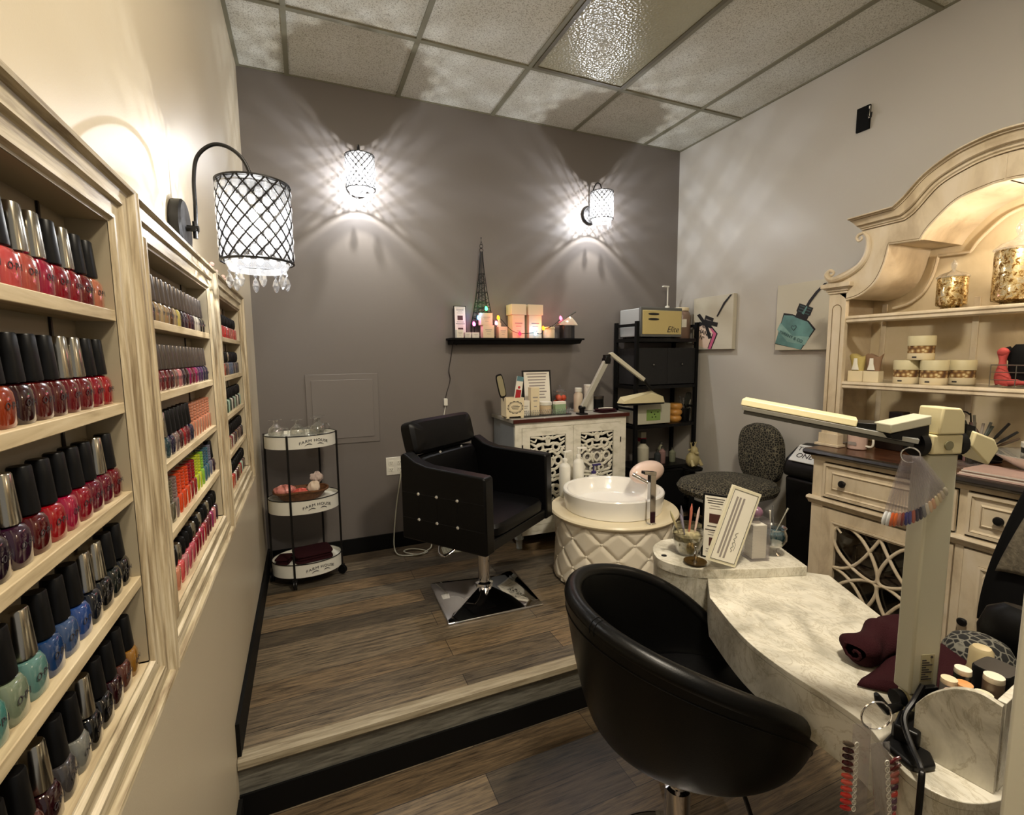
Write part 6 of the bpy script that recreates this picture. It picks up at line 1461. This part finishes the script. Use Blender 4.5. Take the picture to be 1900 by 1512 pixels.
def fbox(label, x, y, z, r=.048, h=.105):
    t = thing('flower_box', label, 'box', (x, y, z), 0, 'round flower print boxes on the hutch shelf')
    MB().lathe([(r * .97, 0), (r, .002), (r, h * .28)], 28).build('base', M['kraft'], t); MB().lathe([(r * .985, h * .2805), (r * .985, h * .5895)], 28).build('flower_band', M['flower'], t)
    MB().lathe([(r * 1.03, h * .59), (r * 1.03, h * .98), (r, h)], 28).build('lid', mat('pale_lid', (206, 196, 158), .5), t)
    MB().grid(lambda u, v: (-(r + .0006) * cos(-.18 + .36 * u), (r + .0006) * sin(-.18 + .36 * u), h * .09 + h * .06 * v), 5, 2).build('label_print', M['ink'], t)
fbox('flower banded round box, front left of the four on the hutch shelf', 2.765, -1.812, 1.3165)
fbox('flower banded round box, front right of the four on the hutch shelf', 2.765, -1.917, 1.3165)
fbox('flower banded round box, back left of the four on the hutch shelf', 2.868, -1.80, 1.3165)
fbox('flower banded round box, back right of the four on the hutch shelf', 2.868, -1.965, 1.3165)
fbox('flower banded round box stacked on top of the two front ones', 2.765, -1.862, 1.4225)
t = thing('wire_basket', 'silver wire basket of accessories at the right of the middle hutch shelf', 'basket', (2.79, -2.17, 1.3165))
b = MB()
for z in (.004, .03, .06, .088): b.tube([(-.05, .055, z), (.05, .055, z), (.05, -.10, z), (-.05, -.10, z)], .0014 if z < .08 else .002, 6, closed=True)
for x, y in [(-.05, .055), (-.05, -.02), (-.05, -.10), (.05, .055), (.05, -.10)]: b.tube([(x, y, .002), (x, y, .09)], .0015, 6)
for k in range(5): b.tube([(-.05, .05 - k * .037, .004), (.05, .05 - k * .037, .004)], .0012, 5)
b.build('wire', M['nickel'], t)
t = thing('coral_scarf', 'coral red ruffled scarf in the silver wire basket', 'scarf', (2.775, -2.135, 1.326))
b = MB().grid(lambda u, v: ((.018 + .006 * sin(5 * v)) * cos(2 * pi * u), (.016 + .006 * sin(7 * v) + .02 * max(0, .35 - v)) * sin(2 * pi * u) - .02 * max(0, .4 - v), .13 * v + .003 * sin(6 * pi * u)), 24, 14, cu=True)
b.ball((0, .001, .128), .019, .018, .018).tube([(.0, -.02, .01), (-.01, -.05, .012), (-.005, -.075, .01)], [.014, .012, .006], 10).build('cloth', mat('coral_cloth', (180, 70, 66), .8, bump=(70, .8)), t)
t = thing('black_mitt', 'black mitten like pouch in the silver wire basket', 'mitt', (2.80, -2.178, 1.326))
MB().sup([(.02, .026, 0), (.024, .032, .02), (.024, .034, .09), (.022, .03, .14), (.012, .018, .158)], 24, .7).at(T(0, .03, .115) @ RX(-.35)).sup([(.014, .012, -.05), (.016, .014, 0), (.008, .008, .035)], 16, .8).build('mitt', M['matteblack'], t)
t = thing('white_brush', 'white round brush head at the right of the wire basket', 'brush', (2.80, -2.235, 1.326)); MB().cyl((0, 0, 0), (0, 0, .1), .008).ball((0, -.004, .13), .03, .03, .026, 18, 12).build('brush', M['lampgrey'], t)
# on the sideboard top
WZ = .9868
t = thing('pink_mug', 'pale pink mug with white handle on the dark sideboard top', 'mug', (2.735, -1.640, WZ))
MB().lathe([(.036, 0), (.040, .003), (.042, .085), (.039, .085), (.037, .006), (0, .005)], 32).build('mug', M['pink'], t)
MB().tube(catmull([(0, -.040, .018), (0, -.066, .020), (0, -.072, .045), (0, -.064, .068), (0, -.041, .07)], 5), .005, 8).build('handle', M['enamel'], t)
MB().sup([(.001, .018, -.008), (.001, .022, 0), (.001, .018, .008)], 16, c=(-.0415, .0, .03)).build('print', M['greyink'], t)
t = thing('dark_caddy', 'dark brown caddy with a square lid behind the pink mug', 'caddy', (2.88, -1.72, WZ)); MB().box(-.045, .045, -.06, .06, 0, .13).build('box', M['espresso_edge'], t, bevel=.004); MB().box(-.03, .03, -.045, .015, .1302, .185).build('lid_box', mat('plum_black', (40, 26, 30), .4), t, bevel=.004)
t = thing('black_case', 'small black case between the pilaster and the pink mug', 'case', (2.80, -1.585, WZ)); MB().box(-.03, .03, -.018, .018, 0, .10).build('case', M['black'], t, bevel=.003); 
t = thing('spray_bottle', 'dark navy bottle behind the lamp joint on the sideboard top', 'bottle', (2.82, -1.915, WZ)); MB().lathe([(.026, 0), (.03, .004), (.03, .12), (.014, .14)], 22).build('bottle', mat('navy_bottle', (22, 22, 52), .25), t); MB().cyl((0, 0, .1402), (0, 0, .165), .012).build('cap', M['nickel'], t)
t = thing('white_bottle', 'slim cream white bottle among the jars on the sideboard top', 'bottle', (2.84, -1.972, WZ)); MB().lathe([(.018, 0), (.02, .003), (.02, .185), (.018, .187)], 20).build('bottle', M['ivory'], t)
t = thing('curled_cable', 'dark cable looping over the bottles on the sideboard top', 'cable', (2.86, -1.93, WZ)); MB().tube(catmull([(-.02, .06, .004), (-.02, .05, .12), (-.02, .03, .19), (-.02, -.015, .205), (-.02, -.012, .19), (-.015, -.02, .08), (0, -.01, .005)], 6), .003, 6).tube(catmull([(-.02, -.045, .19), (-.02, -.05, .21), (-.02, -.075, .215), (-.02, -.09, .205), (0, -.085, .2), (.03, -.08, .1), (.03, -.08, .006)], 6), .003, 6).build('cable', M['black'], t)
t = thing('pink_bottle', 'translucent pinkish bottle right of the slim cream bottle', 'bottle', (2.87, -2.02, WZ)); MB().lathe([(.02, 0), (.023, .003), (.023, .13), (.012, .15), (.012, .17)], 20).build('bottle', mat('mauve', (150, 116, 116), .3), t)
t = thing('tool_jar', 'dark jar bristling with manicure tools on the sideboard top', 'jar', (2.84, -2.06, WZ)); MB().lathe([(.034, 0), (.038, .004), (.04, .095), (.037, .095), (.035, .006), (0, .006)], 24).build('jar', mat('smoke_jar', (60, 56, 50), .2, coat=.5), t)
for i, (dx, dy, tx, h, c) in enumerate([(0, -.01, .55, .15, (16, 16, 16)), (0, -.015, .8, .14, (20, 20, 20)), (0, .0, .25, .13, (120, 124, 118)), (0, .01, -.1, .15, (150, 150, 140)), (.01, .015, -.35, .13, (60, 70, 60)), (.01, -.01, 1.0, .13, (90, 70, 50)), (-.01, 0, .1, .12, (170, 160, 150)), (0, .008, .4, .12, (80, 88, 80))]):
    t = thing('manicure_tool', ['black handled tool tilted right, thicker one', 'black handled tool leaning farthest right but one', 'grey tool leaning slightly right', 'pale tool standing nearly upright', 'greenish tool leaning left', 'brown bristly stick leaning farthest right', 'pale pink tool in the middle', 'short grey green tool'][i] + ' in the dark tool jar', 'tool', (2.84 + dx, -2.06 + dy, WZ + .055))
    MB().at(RX(tx)).tube([(0, 0, 0), (0, 0, h * .45), (0, 0, h * .55), (0, 0, h)], [.002, .003, .006, .005], 8).build('tool', mat('tool', c, .4), t)
t = thing('dark_cloth', 'dark folded cloth behind the bottles on the sideboard top', 'cloth', (2.93, -1.98, WZ)); MB().sup([(.04, .11, .0005), (.045, .12, .02), (.045, .12, .045), (.035, .1, .055)], 28, .4).build('cloth', M['matteblack'], t)
t = thing('white_bowl', 'wide shallow white bowl at the right end of the sideboard top', 'bowl', (2.80, -2.30, WZ))
MB().lathe([(.06, 0), (.065, .004), (.10, .03), (.165, .075), (.170, .082), (.164, .082), (.098, .036), (.06, .01), (0, .008)], 56).build('bowl', M['ceramic'], t)
t = thing('round_tin', 'black and white round tin resting on a glass plate above the white bowl', 'tin', (2.80, -2.30, WZ + .0815)); MB().lathe([(.05, .0), (.1, .0), (.17, .0015), (.17, .0035), (.05, .004)], 40).build('plate', M['glass'], t); MB().lathe([(.085, .0045), (.09, .006), (.09, .022), (.085, .024)], 32).build('tin', M['black'], t); MB().lathe([(.088, .0245), (.092, .028), (.092, .044), (.086, .046)], 32).build('lid', M['enamel'], t)
t = thing('plastic_bag', 'crumpled clear plastic bag lying at the front of the sideboard top', 'bag', (2.72, -2.03, WZ))
MB().grid(lambda u, v: (-.05 + .12 * u + .006 * sin(17 * v), -.11 + .22 * v, .003 + .018 * abs(sin(7 * u + 2)) * abs(sin(9 * v + u * 4)) * sin(pi * u) ** .4), 26, 40).build('bag', M['clear'], t)
t = thing('black_comb', 'dark flat comb on the plastic bag', 'comb', (2.80, -2.09, WZ + .024), .3); MB().box(-.008, .008, -.06, .03, 0, .005).build('comb', M['black'], t)
t = thing('magazine_stack', 'stack of glossy magazines at the front right of the sideboard top', 'magazines', (2.628, -2.25, WZ), .0)
b = MB()
for k in range(5): b.mat(k % 2).box(-.07 + .003 * (k % 3), .08, -.13, .13 - .004 * k, .0005 + .0055 * k, .0055 + .0055 * k)
b.build('pages', [mat('magazine_pink', (206, 176, 166), .3), mat('magazine_white', (216, 206, 196), .3)], t)
t = thing('wall_switch', 'framed switch plate on the back of the hutch', 'switch', (3.0205, -2.16, 1.20))
MB().box(-.006, 0, -.06, .03, -.02, .02).build('plate', M['cream'], t, bevel=.002)

# ------------------------------------------------------------------ black chair with coat and leopard pad at the right edge
t = thing('technician_chair', 'black office chair with round back partly hidden at the right edge of the photo', 'chair', (2.18, -2.64, 0))
b = MB().at(T(0, 0, .50)).sup([(.18, .18, 0), (.21, .21, .02), (.215, .215, .05), (.19, .19, .07)], 36, .8); b.build('seat', M['leather_soft'], t)
MB().at(T(.17, -.07, .86) @ RZ(-.35) @ RY(pi / 2 - .1)).sup([(.21, .17, -.028), (.235, .195, -.015), (.235, .195, .015), (.21, .17, .028)], 40, .75).build('backrest', M['leather_soft'], t)
MB().cyl((0, 0, .08), (0, 0, .50), .025).box(.13, .2, -.09, -.05, .48, .66).build('column', M['black'], t)
for k in range(5):
    a = 2 * pi * k / 5 + .2; l = MB().tube([(0, 0, .09), (.24 * cos(a), .24 * sin(a), .055)], [.02, .014], 8).build('leg', M['black'], t)
    MB().cyl((.24 * cos(a) - .01, .24 * sin(a), .026), (.24 * cos(a) + .01, .24 * sin(a), .026), .025, n=14).build('caster', M['black'], l)
t = thing('coat', 'black coat with grey fleece lining draped over the office chair back', 'coat', (2.30, -2.60, .85))
def drape(u, v):
    y = .272 - .50 * u - .15 * (1 - v) ** 1.4 * (1 - u) + .10 * (1 - v) * u
    z = .36 - .64 * v + .02 * sin(5 * u)
    x = -.02 - .05 * sin(pi * v) + .028 * sin(9 * u + 2 * v) - .02 * v + .09 * (1 - min(1, v * 4)) ** 2
    return (x, y, z)
o = MB().grid(drape, 40, 34).build('cloth', M['matteblack'], t); m = o.modifiers.new('thick', 'SOLIDIFY'); m.thickness = .012
def drape2(u, v):
    p = drape(.055 + .55 * u + .06 * (1 - v), .22 + .48 * v * (1 - .1 * u)); return (p[0] - .016 - .012 * sin(pi * u) * sin(pi * v), p[1], p[2])
o = MB().grid(drape2, 26, 24).build('lining', mat('grey_fleece', (104, 96, 80), .95, bump=(160, 1.0), var=.4), t); m = o.modifiers.new('thick', 'SOLIDIFY'); m.thickness = .006
t = thing('leopard_pad', 'round black and grey leopard print pad lying behind the organizer', 'pad', (1.632, -2.598, .70))
MB().lathe([(.0, 0), (.045, .002), (.062, .02), (.066, .055)], 36, cap=False).build('base', M['black'], t); MB().lathe([(.066, .0555), (.064, .078), (.05, .104), (.025, .117), (0, .12)], 40).build('cover', M['leopard_dark'], t)
t = thing('small_side_table', 'small black table under the leopard print pad beside the desk', 'table', (1.69, -2.62, 0))
MB().sup([(.120, .085, .68), (.125, .09, .685), (.125, .09, .697), (.120, .085, .6995)], 40, .8).build('tabletop', M['black'], t)
for sx in (-1, 1):
    for sy in (-1, 1): MB().cyl((sx * .08, sy * .05, 0), (sx * .08, sy * .05, .6795), .009).build('leg', M['black'], t)
t = thing('round_bag', 'round glossy black bag behind the leopard print pad', 'bag', (1.745, -2.635, .70))
MB().at(T(0, 0, .0)).sup([(.028, .06, .0), (.035, .085, .05), (.035, .09, .10), (.026, .075, .15), (.012, .045, .172)], 30, .85).build('bag', M['leather'], t)
t = thing('spray_bottle', 'squat frosted spray bottle with ribbed cap and green liquid behind the organizer', 'bottle', (1.452, -2.672, .7605))
MB().lathe([(.026, 0), (.028, .004), (.028, .03), (.02, .042)], 24).build('bottle', mat('green_liquid', (60, 84, 30), .2, coat=.5), t)
MB().lathe([(.028, .0425), (.03, .046), (.024, .058), (.021, .062), (.021, .074), (.0195, .078), (.0185, .115), (.014, .122), (0, .124)], 24).build('cap', mat('frosted_cap', (196, 180, 140), .35), t)

# ------------------------------------------------------------------ lights
def lamp(name, typ, loc, e, col, **k):
    l = bpy.data.lights.new(name, typ); l.energy = e; l.color = col
    for a, v in k.items(): setattr(l, a, v)
    o = bpy.data.objects.new(name, l); COL.objects.link(o); o.location = loc; return o
for _, p, a in SCN:
    off = RZ(a) @ Vector((0, -.165, 0))
    lamp('sconce_light', 'POINT', Vector(p) + off + Vector((0, 0, .002)), 14 if a == 0 else 4.5, (1, .985, .96), shadow_soft_size=.007)
lamp('hutch_light', 'POINT', (2.80, -2.27, 1.94), 4.0, (1, .84, .66), shadow_soft_size=.02)
o = lamp('warm_area_light', 'AREA', (1.12, -2.74, 2.99), 28, (1, .89, .72), shape='SQUARE', size=.22)  # warm lamp added inside the room to brighten desk, hutch and right wall
o.rotation_euler = (radians(0), radians(0), 0)
o = lamp('warm_area_light', 'AREA', (.50, -3.55, 2.985), 9, (1, .90, .74), shape='SQUARE', size=.22)  # stands for the hall light behind the doorway
for lb, (x, y) in (('unseen round downlight added to the ceiling above the manicure desk', (1.12, -2.74)), ('unseen round downlight added to the hall ceiling behind the doorway', (.50, -3.55))):
    t = thing('unseen_downlight', lb, 'light', (x, y, CZ))  # unseen fixtures added so the two warm area lights have a body
    MB().lathe([(.165, -.0087), (.170, -.016), (.195, -.016), (.198, -.0087)], 40, cap=False).build('trim_ring', M['enamel'], t)
    MB().lathe([(0, -.0105), (.166, -.0105), (.166, -.0088), (0, -.0088)], 40, cap=False).build('lens', emis('added_downlight_lens', (255, 226, 180), 3), t)
hl_ = [o_ for o_ in bpy.data.objects if o_.name == 'arched_hutch'][0]
MB().at(Matrix.Translation(-Vector(hl_.location))).cyl((2.80, -2.27, 1.985), (2.80, -2.27, 2.07), .022, n=20).build('unseen_puck_light', M['nickel'], hl_)  # unseen puck added as the body of the hutch light
w = bpy.data.worlds.new('world'); SC.world = w; w.use_nodes = True
w.node_tree.nodes['Background'].inputs[0].default_value = (1, .95, .88, 1); w.node_tree.nodes['Background'].inputs[1].default_value = .12
SC.view_settings.view_transform = 'Standard'; SC.view_settings.look = 'None'; SC.view_settings.gamma = 1; SC.view_settings.use_curve_mapping = False
SC.view_settings.exposure = .9
SC.cycles.max_bounces = 8; SC.cycles.transparent_max_bounces = 24; SC.cycles.caustics_reflective = False; SC.cycles.caustics_refractive = False
